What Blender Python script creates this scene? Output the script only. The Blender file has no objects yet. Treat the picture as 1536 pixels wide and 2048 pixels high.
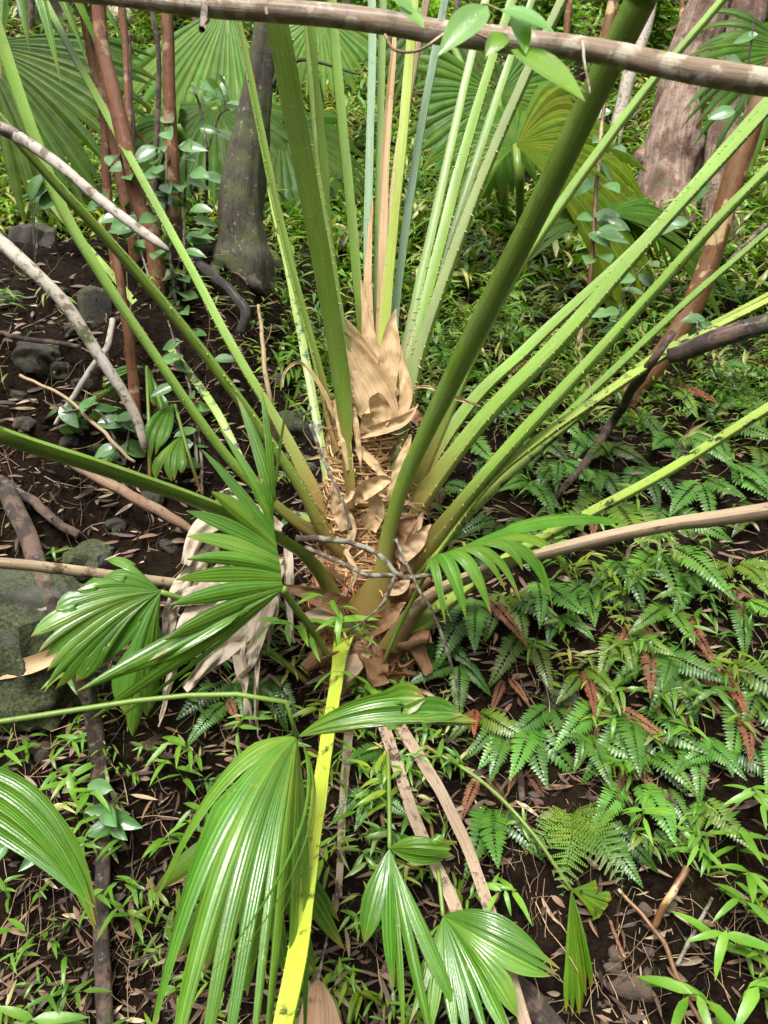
import bpy, math, random
import numpy as np
from mathutils import Vector, Matrix

random.seed(11)
rng = np.random.default_rng(11)
sc = bpy.context.scene
COL = sc.collection
R = math.radians

# ------------------------------------------------------------------ camera
CAM = np.array([0.0, 0.0, 1.6])
PITCH = R(16.0)
cd = bpy.data.cameras.new('camera')
cam = bpy.data.objects.new('camera', cd)
COL.objects.link(cam)
cam.location = CAM
cam.rotation_euler = (R(90) - PITCH, 0, 0)
cd.sensor_fit = 'VERTICAL'
cd.sensor_height = 34.6
cd.lens = 25.0
cd.clip_start = 0.05
cd.clip_end = 400
cd.dof.use_dof = True
cd.dof.focus_distance = 2.0
cd.dof.aperture_fstop = 7.0
sc.camera = cam
FPX = 25.0 / 34.6 * 2048
FWD = np.array([0, math.cos(PITCH), -math.sin(PITCH)])
UPV = np.array([0, math.sin(PITCH), math.cos(PITCH)])
RGT = np.array([1.0, 0, 0])

# ------------------------------------------------------------------ light
SUN_EL, SUN_AZ = R(62), R(200)
w = bpy.data.worlds.new('World')
sc.world = w
w.use_nodes = True
wn = w.node_tree
sky = wn.nodes.new('ShaderNodeTexSky')
sky.sky_type = 'NISHITA'
sky.sun_disc = False
sky.sun_elevation = SUN_EL
sky.sun_rotation = SUN_AZ
sky.air_density = 1.0
sky.dust_density = 4.0
sky.ozone_density = 1.0
hs = wn.nodes.new('ShaderNodeHueSaturation')
hs.inputs['Saturation'].default_value = 0.12
wn.links.new(sky.outputs[0], hs.inputs['Color'])
bg = wn.nodes['Background']
wn.links.new(hs.outputs[0], bg.inputs[0])
bg.inputs[1].default_value = 0.105
sd = bpy.data.lights.new('sun', 'SUN')
sd.energy = 1.5
sd.angle = R(18)
sd.color = (1.0, 0.97, 0.91)
so = bpy.data.objects.new('sun', sd)
COL.objects.link(so)
sdir = Vector((math.cos(SUN_EL) * math.sin(SUN_AZ), math.cos(SUN_EL) * math.cos(SUN_AZ), math.sin(SUN_EL)))
so.rotation_euler = (-sdir).to_track_quat('-Z', 'Y').to_euler()
so.location = (0, 0, 8)
sc.view_settings.view_transform = 'Standard'
sc.view_settings.look = 'None'
sc.view_settings.gamma = 1
sc.view_settings.use_curve_mapping = False
sc.view_settings.exposure = 1.95
sc.cycles.use_denoising = True
sc.cycles.max_bounces = 5
sc.cycles.diffuse_bounces = 3
sc.cycles.glossy_bounces = 2
sc.cycles.transmission_bounces = 3
sc.cycles.transparent_max_bounces = 4

# ------------------------------------------------------------------ noise and the lie of the land
def _hash(ix, iy, s):
    n = (ix * 374761393 + iy * 668265263 + s * 1274126177) & 0x7fffffff
    n = ((n ^ (n >> 13)) * 1274126177) & 0x7fffffff
    n = n ^ (n >> 16)
    return (n & 0xffff) / 65535.0

def vnoise(x, y, s=0):
    x = np.asarray(x, float); y = np.asarray(y, float)
    ix = np.floor(x).astype(np.int64); iy = np.floor(y).astype(np.int64)
    fx = x - ix; fy = y - iy
    fx = fx * fx * (3 - 2 * fx); fy = fy * fy * (3 - 2 * fy)
    a = _hash(ix, iy, s); b = _hash(ix + 1, iy, s); c = _hash(ix, iy + 1, s); d = _hash(ix + 1, iy + 1, s)
    return (a * (1 - fx) + b * fx) * (1 - fy) + (c * (1 - fx) + d * fx) * fy * 1.0 - 0.5

def fbm(x, y, s=0, o=4):
    t = 0; a = 1.0; f = 1.0
    for k in range(o):
        t = t + a * vnoise(x * f + 17.3 * k, y * f - 9.1 * k, s + k)
        a *= 0.5; f *= 2.07
    return t

PY = [-30, -14, -6, -2, 0, 1.0, 1.25, 1.6, 2.0, 2.6, 3.3, 4.3, 6, 9, 14, 20, 40, 70]
PZ = [13, 5.5, 1.6, .1, 0, 0.0, 0.06, 0.38, 0.76, 1.18, 1.45, 1.78, 2.6, 4.2, 7.2, 11.2, 24, 40]  # unseen rise behind the camera is added to block low sky light

PYL = [-30, -14, -6, -2, 0, 1.0, 1.25, 1.6, 2.0, 2.3, 2.5, 2.75, 3.3, 4.3, 6, 9, 14, 20, 40, 70]
PZL = [13, 5.5, 1.6, .1, 0, 0, .06, .38, .78, 1.10, 1.45, 1.70, 1.80, 1.92, 2.65, 4.2, 7.2, 11.2, 24, 40]  # same added rise behind the camera, screening low sky light

def gz(x, y, fine=True):
    x = np.asarray(x, float); y = np.asarray(y, float)
    z = np.interp(y + 0.10 * fbm(x * 1.3, y * 1.3, 3, 3), PY, PZ)
    lf = np.clip((-.18 - x + .15 * vnoise(y * 1.5, x * 1.5, 31)) / .45, 0, 1); lf = lf * lf * (3 - 2 * lf)
    zl = np.interp(y + 0.08 * fbm(x * 2.1, y * 2.1, 33, 3), PYL, PZL)
    z = z * (1 - lf) + zl * lf
    far = np.clip((y - 0.6) / 0.8, 0.15, 1)
    z = z + far * 0.13 * fbm(x * 1.1, y * 1.1, 5, 3)
    z = z + 0.55 * np.maximum(0, np.abs(x) - 6.0)  # unseen side slopes, added to cut sky light from low down
    if fine:
        z = z + far * 0.075 * fbm(x * 5, y * 5, 9, 4) + 0.022 * fbm(x * 24, y * 24, 12, 2)
    return z

def at(px, py, d):
    return CAM + FWD * d + RGT * ((px - 768) / FPX * d) + UPV * (-(py - 1024) / FPX * d)

_hx = np.arange(-14, 14.01, .04); _hy = np.arange(-1, 24.01, .04)
_H = gz(*np.meshgrid(_hx, _hy), False)

def hz(x, y):
    """smooth ground height from the sampled field"""
    fx = np.clip((np.asarray(x, float) + 14) / .04, 0, len(_hx) - 1.001); fy = np.clip((np.asarray(y, float) + 1) / .04, 0, len(_hy) - 1.001)
    ix = fx.astype(int); iy = fy.astype(int); fx = fx - ix; fy = fy - iy
    return (_H[iy, ix] * (1 - fx) + _H[iy, ix + 1] * fx) * (1 - fy) + (_H[iy + 1, ix] * (1 - fx) + _H[iy + 1, ix + 1] * fx) * fy

_DS = 0.9 * (1.012 ** np.arange(0, 270))
def gdepths(px, py):
    px = np.atleast_1d(np.asarray(px, float)); py = np.atleast_1d(np.asarray(py, float))
    D = FWD[None] + RGT[None] * ((px - 768) / FPX)[:, None] - UPV[None] * ((py - 1024) / FPX)[:, None]
    out = np.full(len(px), 40.0); live = np.ones(len(px), bool); prev = _DS[0]
    for d in _DS:
        i = np.nonzero(live)[0]
        if not len(i): break
        P = CAM[None] + D[i] * d
        hit = P[:, 2] < hz(P[:, 0], P[:, 1])
        h = i[hit]
        if len(h):
            lo = np.full(len(h), prev); hi = np.full(len(h), d)
            for _ in range(8):
                m = (lo + hi) / 2
                Q = CAM[None] + D[h] * m[:, None]
                u = Q[:, 2] < hz(Q[:, 0], Q[:, 1])
                hi = np.where(u, m, hi); lo = np.where(u, lo, m)
            out[h] = (lo + hi) / 2; live[h] = False
        prev = d
    return out

def ats(px, py, d):
    return CAM[None] + d[:, None] * (FWD[None] + RGT[None] * ((px - 768) / FPX)[:, None] - UPV[None] * ((py - 1024) / FPX)[:, None])

_gc = {}
def gdepth(px, py):
    if (px, py) not in _gc: _gc[(px, py)] = float(gdepths(px, py)[0])
    return _gc[(px, py)]

def slopes(x, y):
    e = .04
    N = np.stack([-(hz(x + e, y) - hz(x - e, y)) / (2 * e), -(hz(x, y + e) - hz(x, y - e)) / (2 * e), np.ones_like(x)], -1)
    return N / np.linalg.norm(N, axis=-1, keepdims=True)

def G(px, py):
    p = at(px, py, gdepth(px, py))
    p[2] = float(gz(p[0], p[1]))
    return p

def topx(p):
    v = np.asarray(p) - CAM
    d = v @ FWD
    return 768 + (v @ RGT) / d * FPX, 1024 - (v @ UPV) / d * FPX, d

def W3(pts):
    """pixel points -> world points; a depth <= 0 means that far in front of the ground"""
    out = []
    for p in pts:
        d = p[2]
        if d <= 0:
            d = gdepth(p[0], p[1]) + d
        out.append(at(p[0], p[1], d))
    return np.array(out)

def run_on(pts, P, wd, far=1.1, end=True):
    """let what leaves the picture go on beyond its edge (not what lies on the ground)"""
    out = lambda q: q[2] > 0 and (q[0] < 0 or q[0] > 1536 or q[1] < 0)
    if end and out(pts[-1]):
        P = np.vstack([P, P[-1:] + nrm(P[-1:] - P[-2:-1]) * far]); wd = np.concatenate([wd, wd[-1:] * .92])
    if out(pts[0]):
        P = np.vstack([P[:1] + nrm(P[:1] - P[1:2]) * far, P]); wd = np.concatenate([wd[:1], wd])
    return P, wd

def cr(P, n):
    """Catmull-Rom through rows of P, resampled to n rows"""
    P = np.asarray(P, float)
    k = len(P)
    if k == 2:
        t = np.linspace(0, 1, n)[:, None]
        return P[0] * (1 - t) + P[1] * t
    Q = np.vstack([2 * P[0] - P[1], P, 2 * P[-1] - P[-2]])
    seg = np.linalg.norm(np.diff(P[:, :3], axis=0), axis=1) + 1e-6
    cum = np.concatenate([[0], np.cumsum(seg)])
    s = np.linspace(0, cum[-1], n)
    i = np.clip(np.searchsorted(cum, s, side='right') - 1, 0, k - 2)
    t = ((s - cum[i]) / seg[i])[:, None]
    a, b, c, d = Q[i], Q[i + 1], Q[i + 2], Q[i + 3]
    return 0.5 * ((2 * b) + (c - a) * t + (2 * a - 5 * b + 4 * c - d) * t * t + (3 * b - a - 3 * c + d) * t ** 3)

def nrm(v):
    v = np.asarray(v, float)
    return v / (np.linalg.norm(v, axis=-1, keepdims=True) + 1e-12)

def tangents(P):
    return nrm(np.gradient(P, axis=0))

# ------------------------------------------------------------------ mesh and object helpers
def mesh_from(name, V, Q, extra=None, L=None, C=None, smooth=True, mats=(), midx=None):
    me = bpy.data.meshes.new(name)
    V = np.asarray(V, np.float32)
    if extra:
        me.from_pydata(V.tolist(), [], [list(map(int, q)) for q in Q] + [list(map(int, e)) for e in extra])
        nf = len(Q) + len(extra)
    else:
        Q = np.asarray(Q, np.int32).reshape(-1, 4)
        nf = len(Q)
        me.vertices.add(len(V)); me.vertices.foreach_set('co', V.ravel())
        me.loops.add(nf * 4); me.loops.foreach_set('vertex_index', Q.ravel())
        me.polygons.add(nf)
        me.polygons.foreach_set('loop_start', np.arange(0, nf * 4, 4, dtype=np.int32))
        me.polygons.foreach_set('loop_total', np.full(nf, 4, np.int32))
    if midx is not None:
        me.polygons.foreach_set('material_index', np.asarray(midx, np.int32))
    me.polygons.foreach_set('use_smooth', np.full(nf, smooth, bool))
    if L is not None:
        a = me.attributes.new('lc', 'FLOAT_VECTOR', 'POINT')
        a.data.foreach_set('vector', np.asarray(L, np.float32).ravel())
    if C is None:
        C = np.ones((len(V), 3))
    C = np.asarray(C, np.float32)
    if C.ndim == 1:
        C = np.tile(C, (len(V), 1))
    a = me.attributes.new('tint', 'FLOAT_COLOR', 'POINT')
    a.data.foreach_set('color', np.hstack([C, np.ones((len(V), 1), np.float32)]).astype(np.float32).ravel())
    for m in mats:
        me.materials.append(m)
    me.update(calc_edges=True)
    return me

ORG = {}
def link(name, me, parent=None):
    o = bpy.data.objects.new(name, me)
    COL.objects.link(o)
    if parent is not None:
        o.parent = parent
        ORG[o.name] = ORG[parent.name]
    return o

def tag(o, label, cat, group=None, kind=None):
    if label: o['label'] = label
    if cat: o['category'] = cat
    if group: o['group'] = group
    if kind: o['kind'] = kind
    return o

def root(name, label, cat, loc, group=None):
    o = bpy.data.objects.new(name, None)
    o.empty_display_size = 0.05
    COL.objects.link(o)
    o.location = loc
    ORG[o.name] = np.array(loc, float)
    return tag(o, label, cat, group)

def part(name, parent, geo, mat, stuff=False, C=None, smooth=True, extra=None, mats=None, midx=None):
    V, Q, L = geo
    me = mesh_from(name, np.asarray(V) - ORG[parent.name], Q, extra, L, C, smooth, mats or (mat,), midx)
    o = link(name, me, parent)
    if stuff: o['kind'] = 'stuff'
    return o

def solo(name, geo, mat, label, cat, group=None, C=None, smooth=True, extra=None, kind=None):
    V, Q, L = geo
    V = np.asarray(V)
    b = V[np.argmin(V[:, 2])]
    me = mesh_from(name, V - b, Q, extra, L, C, smooth, (mat,))
    o = link(name, me)
    o.location = b
    ORG[o.name] = b
    return tag(o, label, cat, group, kind)

def join(geos):
    Vs, Qs, Ls, n = [], [], [], 0
    for V, Q, L in geos:
        Vs.append(V); Qs.append(np.asarray(Q).reshape(-1, 4) + n); Ls.append(L); n += len(V)
    return np.vstack(Vs), np.vstack(Qs), np.vstack(Ls)

def grid_quads(nu, nv, wrap=False, off=0):
    """nu rows of nv points"""
    i = np.arange(nu - 1)[:, None]; j = np.arange(nv if wrap else nv - 1)[None, :]
    j2 = (j + 1) % nv
    a = i * nv + j; b = i * nv + j2; c = (i + 1) * nv + j2; d = (i + 1) * nv + j
    return np.stack([a, b, c, d], -1).reshape(-1, 4) + off

def frames(P, ref=None):
    T = tangents(P)
    if ref is None:
        ref = np.array([0.3, 0.2, 1.0]) if abs(T[0][2]) < 0.9 else np.array([1.0, 0.1, 0])
    N = np.zeros_like(T)
    n = ref - (ref @ T[0]) * T[0]
    n = nrm(n)
    for i in range(len(P)):
        n = n - (n @ T[i]) * T[i]
        n = nrm(n)
        N[i] = n
    return T, N, np.cross(T, N)

def tube(P, rad, sides=8, rough=0.0, seed=0, scale=8.0, fiss=0.0):
    P = np.asarray(P, float); rad = np.broadcast_to(np.asarray(rad, float), (len(P),))
    T, N, B = frames(P)
    a = np.linspace(0, 2 * np.pi, sides, endpoint=False)
    s = np.concatenate([[0], np.cumsum(np.linalg.norm(np.diff(P, axis=0), axis=1))])
    rr = rad[:, None] * np.ones((1, sides))
    if rough:
        u = np.cos(a)[None, :] * 1.3 + 5; v = s[:, None] * scale + np.sin(a)[None, :] * 1.3
        rr = rr * (1 + rough * fbm(u + 0 * v, v + 0 * u, seed, 3))
    if fiss:
        w1 = a[None, :] / (2 * np.pi) * sides * .32 + 1.2 * np.sin(s[:, None] * 2.2 + 2)
        w1 = w1 + 0 * s[:, None]
        rr = rr * (1 + fiss * fbm(w1, s[:, None] * 2.6 + 0 * w1, seed + 7, 3))
    V = P[:, None, :] + rr[..., None] * (np.cos(a)[None, :, None] * N[:, None, :] + np.sin(a)[None, :, None] * B[:, None, :])
    L = np.stack([np.tile(np.cos(a), (len(P), 1)), np.tile(np.sin(a), (len(P), 1)), np.tile(s[:, None], (1, sides))], -1)
    return V.reshape(-1, 3), grid_quads(len(P), sides, True), L.reshape(-1, 3)

def ptube(pts, sides=8, n=24, rough=0.0, seed=0, scale=8.0, wob=0.0, sink=0.0, fiss=0.0, end=True):
    """tube from (px, py, depth, width px)"""
    P = W3(pts)
    dep = np.array([(p - CAM) @ FWD for p in P])
    rad = np.array([q[3] for q in pts]) * dep / FPX / 2
    P, rad = run_on(pts, P, rad, end=end)
    if sink:
        P = np.vstack([P[:1] - nrm(nrm(P[1] - P[0]) + np.array([0, 0, 1.5])) * sink, P]); rad = np.concatenate([rad[:1], rad])
    C = cr(np.hstack([P, rad[:, None]]), n)
    X = C[:, :3]
    if wob:
        wob *= min(1.0, float(np.linalg.norm(P[-1] - P[0])) / .7)
        t = np.linspace(0, 7, n)
        X = X + wob * np.stack([fbm(t, 0 * t + 3.1 + seed, seed + k, 2) for k in (1, 2, 3)], -1)
    rr = np.maximum(C[:, 3], 4e-4)
    T0 = nrm(X[1] - X[0]); T1 = nrm(X[-1] - X[-2])
    X = np.vstack([X[:1] - T0 * 1e-4, X, X[-1:] + T1 * rr[-1] * .15]); rr = np.concatenate([[1e-4], rr, [1e-4]])
    return tube(X, rr, sides, rough, seed, scale, fiss)

def ribbon(P, wid, nref, curl=0.0, rows=5, fold=0.0, twist=0.0, crump=0.0, seed=0):
    P = np.asarray(P, float)
    T = tangents(P)
    n = len(P)
    nref = np.asarray(nref, float)
    N = nref[None, :] - (T @ nref)[:, None] * T if nref.ndim == 1 else nref
    N = nrm(N)
    B = np.cross(T, N)
    if twist:
        a = np.linspace(0, twist, n)[:, None]
        N, B = N * np.cos(a) + B * np.sin(a), B * np.cos(a) - N * np.sin(a)
    u = np.linspace(-1, 1, rows)
    wid = np.broadcast_to(np.asarray(wid, float), (n,))
    hgt = curl * (u ** 2) - fold * np.abs(u)
    V = P[:, None, :] + (wid[:, None] * u[None, :])[..., None] * B[:, None, :] + (wid[:, None] * hgt[None, :])[..., None] * N[:, None, :]
    if crump:
        k = fbm(u[None, :] * 1.5 + seed * 3.1 + 0 * wid[:, None], np.arange(n)[:, None] * .4 + 0 * u[None, :], seed, 3)
        V = V + crump * k[..., None] * N[:, None, :]
    s = np.linspace(0, 1, n)
    L = np.stack([np.tile(u, (n, 1)), np.tile(s[:, None], (1, rows)), np.zeros((n, rows))], -1)
    return V.reshape(-1, 3), grid_quads(n, rows), L.reshape(-1, 3)

def pribbon(pts, nref=None, n=20, **k):
    P = W3(pts)
    dep = np.array([(p - CAM) @ FWD for p in P])
    wd = np.array([q[3] for q in pts]) * dep / FPX / 2
    C = cr(np.hstack([P, wd[:, None]]), n)
    if nref is None:
        nref = nrm(CAM - P.mean(0))
    return ribbon(C[:, :3], np.maximum(C[:, 3], 3e-4), nref, **k)

# ------------------------------------------------------------------ materials
class NT:
    def __init__(s, name):
        s.m = bpy.data.materials.new(name); s.m.use_nodes = True
        s.t = s.m.node_tree; s.t.nodes.clear()
        s.out = s.t.nodes.new('ShaderNodeOutputMaterial')
    def n(s, typ, ins=None, **props):
        nd = s.t.nodes.new('ShaderNode' + typ)
        for k, v in props.items(): setattr(nd, k, v)
        for k, v in (ins or {}).items():
            sk = nd.inputs[k]
            if isinstance(v, bpy.types.NodeSocket): s.t.links.new(v, sk)
            elif isinstance(v, (tuple, list)) and len(v) == 3 and sk.type == 'RGBA': sk.default_value = (*v, 1)
            else: sk.default_value = v
        return nd
    def attr(s, name, out='Vector'):
        return s.n('Attribute', attribute_name=name).outputs[out]
    def mix(s, fac, a, b, typ='MIX'):
        nd = s.n('MixRGB', {'Fac': fac, 'Color1': a, 'Color2': b}, blend_type=typ)
        return nd.outputs[0]
    def math(s, op, a, b=0.0, clamp=False):
        nd = s.n('Math', {0: a, 1: b}, operation=op, use_clamp=clamp); return nd.outputs[0]
    def noise(s, scale, vec=None, detail=4, rough=.55, out='Fac'):
        i = {'Scale': scale, 'Detail': detail, 'Roughness': rough}
        if vec is not None: i['Vector'] = vec
        return s.n('TexNoise', i).outputs[out]
    def ramp(s, fac, stops):
        nd = s.n('ValToRGB', {'Fac': fac})
        el = nd.color_ramp.elements
        while len(el) < len(stops): el.new(0.5)
        for e, (p, c) in zip(el, stops):
            e.position = p
            e.color = (*c, 1) if isinstance(c, (tuple, list)) else (c, c, c, 1)
        return nd.outputs[0]
    def scale(s, vec, sc3):
        return s.n('Mapping', {'Vector': vec, 'Scale': sc3}).outputs[0]
    def obj(s):
        return s.n('TexCoord').outputs['Object']
    def geo(s):
        return s.n('NewGeometry').outputs['Position']
    def bump(s, h, strength, dist=0.01, normal=None):
        i = {'Height': h, 'Strength': strength, 'Distance': dist}
        if normal is not None: i['Normal'] = normal
        return s.n('Bump', i).outputs[0]
    def bsdf(s, **i):
        return s.n('BsdfPrincipled', i)
    def done(s, sh):
        s.t.links.new(sh, s.out.inputs['Surface']); return s.m

def mul3(c, k): return tuple(min(1, x * k) for x in c)

def leaf_mat(name, c1, c2, rough=.38, coat=.35, trans=.28, veins=0.0, vscale=6.0, spots=None, tr_col=None, wet=.5, spec=.3):
    t = NT(name)
    lc = t.attr('lc'); P = t.geo()
    tint = t.attr('tint', 'Color')
    oc = t.n('ObjectInfo').outputs['Color']
    nz = t.noise(14, P, 3)
    col = t.mix(t.ramp(nz, [(.35, 0), (.7, 1)]), c1, c2)
    yl = t.ramp(t.noise(5.5, P, 5, .7), [(.55, 0), (.75, 1)])
    col = t.mix(t.math('MULTIPLY', yl, .45), col, (c2[0] * 2.0, c2[1] * 1.15, c2[2]))
    sk = t.ramp(t.noise(120, P, 3, .7), [(.68, 0), (.73, 1)])
    col = t.mix(t.math('MULTIPLY', sk, .5), col, (c1[0] * 1.2, c1[1] * .55, c1[2] * .8))
    if veins:
        sep = t.n('SeparateXYZ', {0: lc})
        wv = t.n('Math', {0: t.math('MULTIPLY', sep.outputs[0], vscale), 1: 0}, operation='SINE').outputs[0]
        wv = t.math('MULTIPLY_ADD', wv, .5); t.t.nodes[-1].inputs[2].default_value = .5
        mid = t.math('LESS_THAN', t.math('ABSOLUTE', sep.outputs[0]), .07)
        col = t.mix(t.math('MULTIPLY', wv, .25), col, mul3(c2, 1.25))
        col = t.mix(t.math('MULTIPLY', mid, .45), col, mul3(c2, 1.7))
        hgt = t.math('ADD', wv, t.math('MULTIPLY', t.noise(90, P, 2), .5))
    else:
        hgt = t.noise(70, P, 3)
    col = t.mix(1, col, tint, 'MULTIPLY')
    col = t.mix(1, col, oc, 'MULTIPLY')
    if spots:
        f = t.ramp(t.noise(45, P, 3, .6), [(.66, 0), (.74, 1)])
        col = t.mix(f, col, spots)
    bp = t.bump(hgt, .28 if veins else .3, .0025)
    drops = t.ramp(t.noise(260, P, 2), [(.56, 0), (.66, 1)])
    bp2 = t.bump(drops, .35 * wet, .0015, bp)
    b = t.bsdf(**{'Base Color': col, 'Roughness': rough, 'Normal': bp, 'Specular IOR Level': spec,
                  'Coat Weight': coat, 'Coat Roughness': .11, 'Coat Normal': bp2, 'Coat IOR': 1.4})
    tc = t.mix(1, col, tr_col or (1.5, 1.5, .55), 'MULTIPLY')
    tr = t.n('BsdfTranslucent', {'Color': tc})
    return t.done(t.n('MixShader', {0: trans, 1: b.outputs[0], 2: tr.outputs[0]}).outputs[0])

def stalk_mat(name, c1, c2, lichen=0.0, rough=.42, coat=.25, base=None, lcol=(.012, .016, .008)):
    """leaf stalk skin: long streaks, speckle, black lichen on old ones; lc = (u, metres along, share along)"""
    t = NT(name)
    lc = t.attr('lc')
    st = t.noise(1, t.scale(lc, (17, 2.4, 1)), 5, .6)
    col = t.mix(t.ramp(st, [(.3, 0), (.7, 1)]), mul3(c1, .68), c2)
    big = t.noise(3.5, t.geo(), 2)
    col = t.mix(t.math('MULTIPLY', t.ramp(big, [(.4, 0), (.65, 1)]), .45), col, mul3(c1, 1.5))
    bl_ = t.ramp(t.noise(1, t.scale(lc, (1.2, 2.2, 1)), 5, .65), [(.48, 0), (.66, 1)])
    col = t.mix(t.math('MULTIPLY', bl_, .22), col, tuple(.55 * x + .45 * y for x, y in zip(c2, (.26, .30, .20))))
    gr_ = t.ramp(t.noise(34, t.geo(), 6, .75), [(.60, 0), (.70, 1)])
    col = t.mix(t.math('MULTIPLY', gr_, .45), col, mul3(c1, .35))
    sp = t.ramp(t.noise(190, t.geo(), 2), [(.66, 0), (.72, 1)])
    col = t.mix(t.math('MULTIPLY', sp, .35), col, (.45, .5, .3))
    if base:
        z = t.n('SeparateXYZ', {0: lc}).outputs[2]
        f = t.ramp(t.math('ADD', z, t.math('MULTIPLY', t.noise(20, t.geo()), .06)), [(.04, 1), (.16, 0)])
        col = t.mix(f, col, base)
    if lichen:
        a = t.noise(26, t.geo(), 5, .7)
        bmask = t.noise(5, t.geo(), 2)
        v = t.math('ADD', t.math('MULTIPLY', a, .7), t.math('MULTIPLY', bmask, .3))
        f = t.ramp(v, [(.60 - .12 * lichen, 0), (.66 - .12 * lichen, 1)])
        col = t.mix(f, col, lcol)
    col = t.mix(1, col, t.attr('tint', 'Color'), 'MULTIPLY')
    bp = t.bump(t.math('ADD', st, t.math('MULTIPLY', t.noise(220, t.geo(), 2), .6)), .22, .002)
    b = t.bsdf(**{'Base Color': col, 'Roughness': rough, 'Normal': bp, 'Coat Weight': coat * .6, 'Coat Roughness': .2,
                  'Specular IOR Level': .25, 'Subsurface Weight': 0.0})
    return t.done(b.outputs[0])

def bark_mat(name, c1, c2, c3=None, patch=6.0, streak=(3, 3, 1.2), moss=0.0, rough=.75, coat=0.0, bstr=.6, lo=.48, hi=.56):
    t = NT(name)
    lc = t.attr('lc'); P = t.geo()
    st = t.noise(6, t.scale(lc, streak), 6, .65)
    col = t.mix(t.ramp(st, [(.32, 0), (.68, 1)]), c1, c2)
    if c3:
        f = t.ramp(t.noise(patch, P, 5, .6), [(lo, 0), (hi, 1)])
        col = t.mix(f, col, c3)
    cr_ = t.ramp(t.noise(38, P, 4, .7), [(.33, 1), (.45, 0)])
    col = t.mix(t.math('MULTIPLY', cr_, .7), col, mul3(c1, .35))
    if moss:
        f = t.ramp(t.noise(9, P, 6, .7), [(.62 - .25 * moss, 0), (.70 - .2 * moss, 1)])
        col = t.mix(f, col, (.075, .095, .025))
        f = t.ramp(t.noise(31, P, 4, .7), [(.60, 0), (.67, 1)])
        col = t.mix(t.math('MULTIPLY', f, .6), col, (.24, .27, .19))
    col = t.mix(1, col, t.attr('tint', 'Color'), 'MULTIPLY')
    h = t.math('ADD', st, t.math('MULTIPLY', t.noise(55, P, 5, .7), .8))
    b = t.bsdf(**{'Base Color': col, 'Roughness': rough, 'Normal': t.bump(h, bstr, .008), 'Coat Weight': coat, 'Coat Roughness': .25})
    return t.done(b.outputs[0])

def soil_mat():
    t = NT('wet_soil'); P = t.geo()
    a = t.noise(6, P, 8, .65); b_ = t.noise(45, P, 6, .7); c = t.noise(170, P, 3, .6)
    col = t.ramp(a, [(.3, (.005, .0027, .0017)), (.5, (.0125, .0072, .0044)), (.72, (.030, .0185, .0115))])
    col = t.mix(t.ramp(b_, [(.45, 0), (.75, .8)]), col, (.040, .024, .015))
    col = t.mix(t.ramp(c, [(.55, 0), (.75, .7)]), col, (.012, .008, .006))
    f = t.ramp(t.noise(4.3, P, 6, .7), [(.55, 0), (.68, .55)])
    col = t.mix(f, col, (.035, .045, .012))
    h = t.math('ADD', t.math('MULTIPLY', b_, 1.0), t.math('MULTIPLY', c, .5))
    r = t.ramp(t.noise(11, P, 3), [(.36, .6), (.6, 1.0)])
    b = t.bsdf(**{'Base Color': col, 'Roughness': r, 'Normal': t.bump(h, 1.0, .04), 'Specular IOR Level': .06})
    return t.done(b.outputs[0])

def rock_mat(name, c1, c2, moss=.5):
    t = NT(name); P = t.geo()
    a = t.noise(12, P, 8, .7); b_ = t.noise(105, P, 5, .75)
    col = t.mix(t.ramp(a, [(.35, 0), (.65, 1)]), c1, c2)
    f = t.ramp(t.noise(7, P, 8, .75), [(.66 - .3 * moss, 0), (.74 - .3 * moss, 1)])
    g = t.mix(t.ramp(b_, [(.4, 0), (.65, 1)]), (.010, .014, .004), (.080, .098, .030))
    col = t.mix(f, col, g)
    h = t.math('ADD', a, t.math('MULTIPLY', b_, .6))
    b = t.bsdf(**{'Base Color': col, 'Roughness': .8, 'Normal': t.bump(h, .8, .015)})
    return t.done(b.outputs[0])

def dry_mat(name, c1, c2, c3, streak=(26, 2, 1), trans=.15, rough=.65):
    t = NT(name); lc = t.attr('lc')
    st = t.noise(1, t.scale(lc, streak), 4)
    col = t.mix(t.ramp(st, [(.3, 0), (.7, 1)]), c1, c2)
    f = t.ramp(t.noise(30, t.geo(), 5, .7), [(.56, 0), (.68, .8)])
    col = t.mix(f, col, c3)
    col = t.mix(1, col, t.attr('tint', 'Color'), 'MULTIPLY')
    col = t.mix(1, col, t.n('ObjectInfo').outputs['Color'], 'MULTIPLY')
    b = t.bsdf(**{'Base Color': col, 'Roughness': rough, 'Normal': t.bump(st, .4, .003)})
    if not trans: return t.done(b.outputs[0])
    tr = t.n('BsdfTranslucent', {'Color': col})
    return t.done(t.n('MixShader', {0: trans, 1: b.outputs[0], 2: tr.outputs[0]}).outputs[0])

M = {}
M['soil'] = soil_mat()
M['fan'] = leaf_mat('palm_blade', (.050, .145, .012), (.080, .20, .020), .34, .9, .28, .5, 14.0, spots=(.22, .24, .03))
M['fan_light'] = leaf_mat('palm_blade_light', (.055, .150, .013), (.09, .20, .024), .42, .2, .35, .5, 9.0, spec=.1)
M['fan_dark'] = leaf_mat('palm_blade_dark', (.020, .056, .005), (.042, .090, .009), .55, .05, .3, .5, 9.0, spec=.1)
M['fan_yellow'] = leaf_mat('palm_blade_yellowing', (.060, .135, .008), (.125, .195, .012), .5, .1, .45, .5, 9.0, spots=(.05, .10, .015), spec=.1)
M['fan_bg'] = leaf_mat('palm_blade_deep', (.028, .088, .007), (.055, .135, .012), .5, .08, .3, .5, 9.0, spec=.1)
M['fern'] = leaf_mat('fern_leaf', (.046, .142, .015), (.088, .205, .028), .38, .4, .25)
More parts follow.
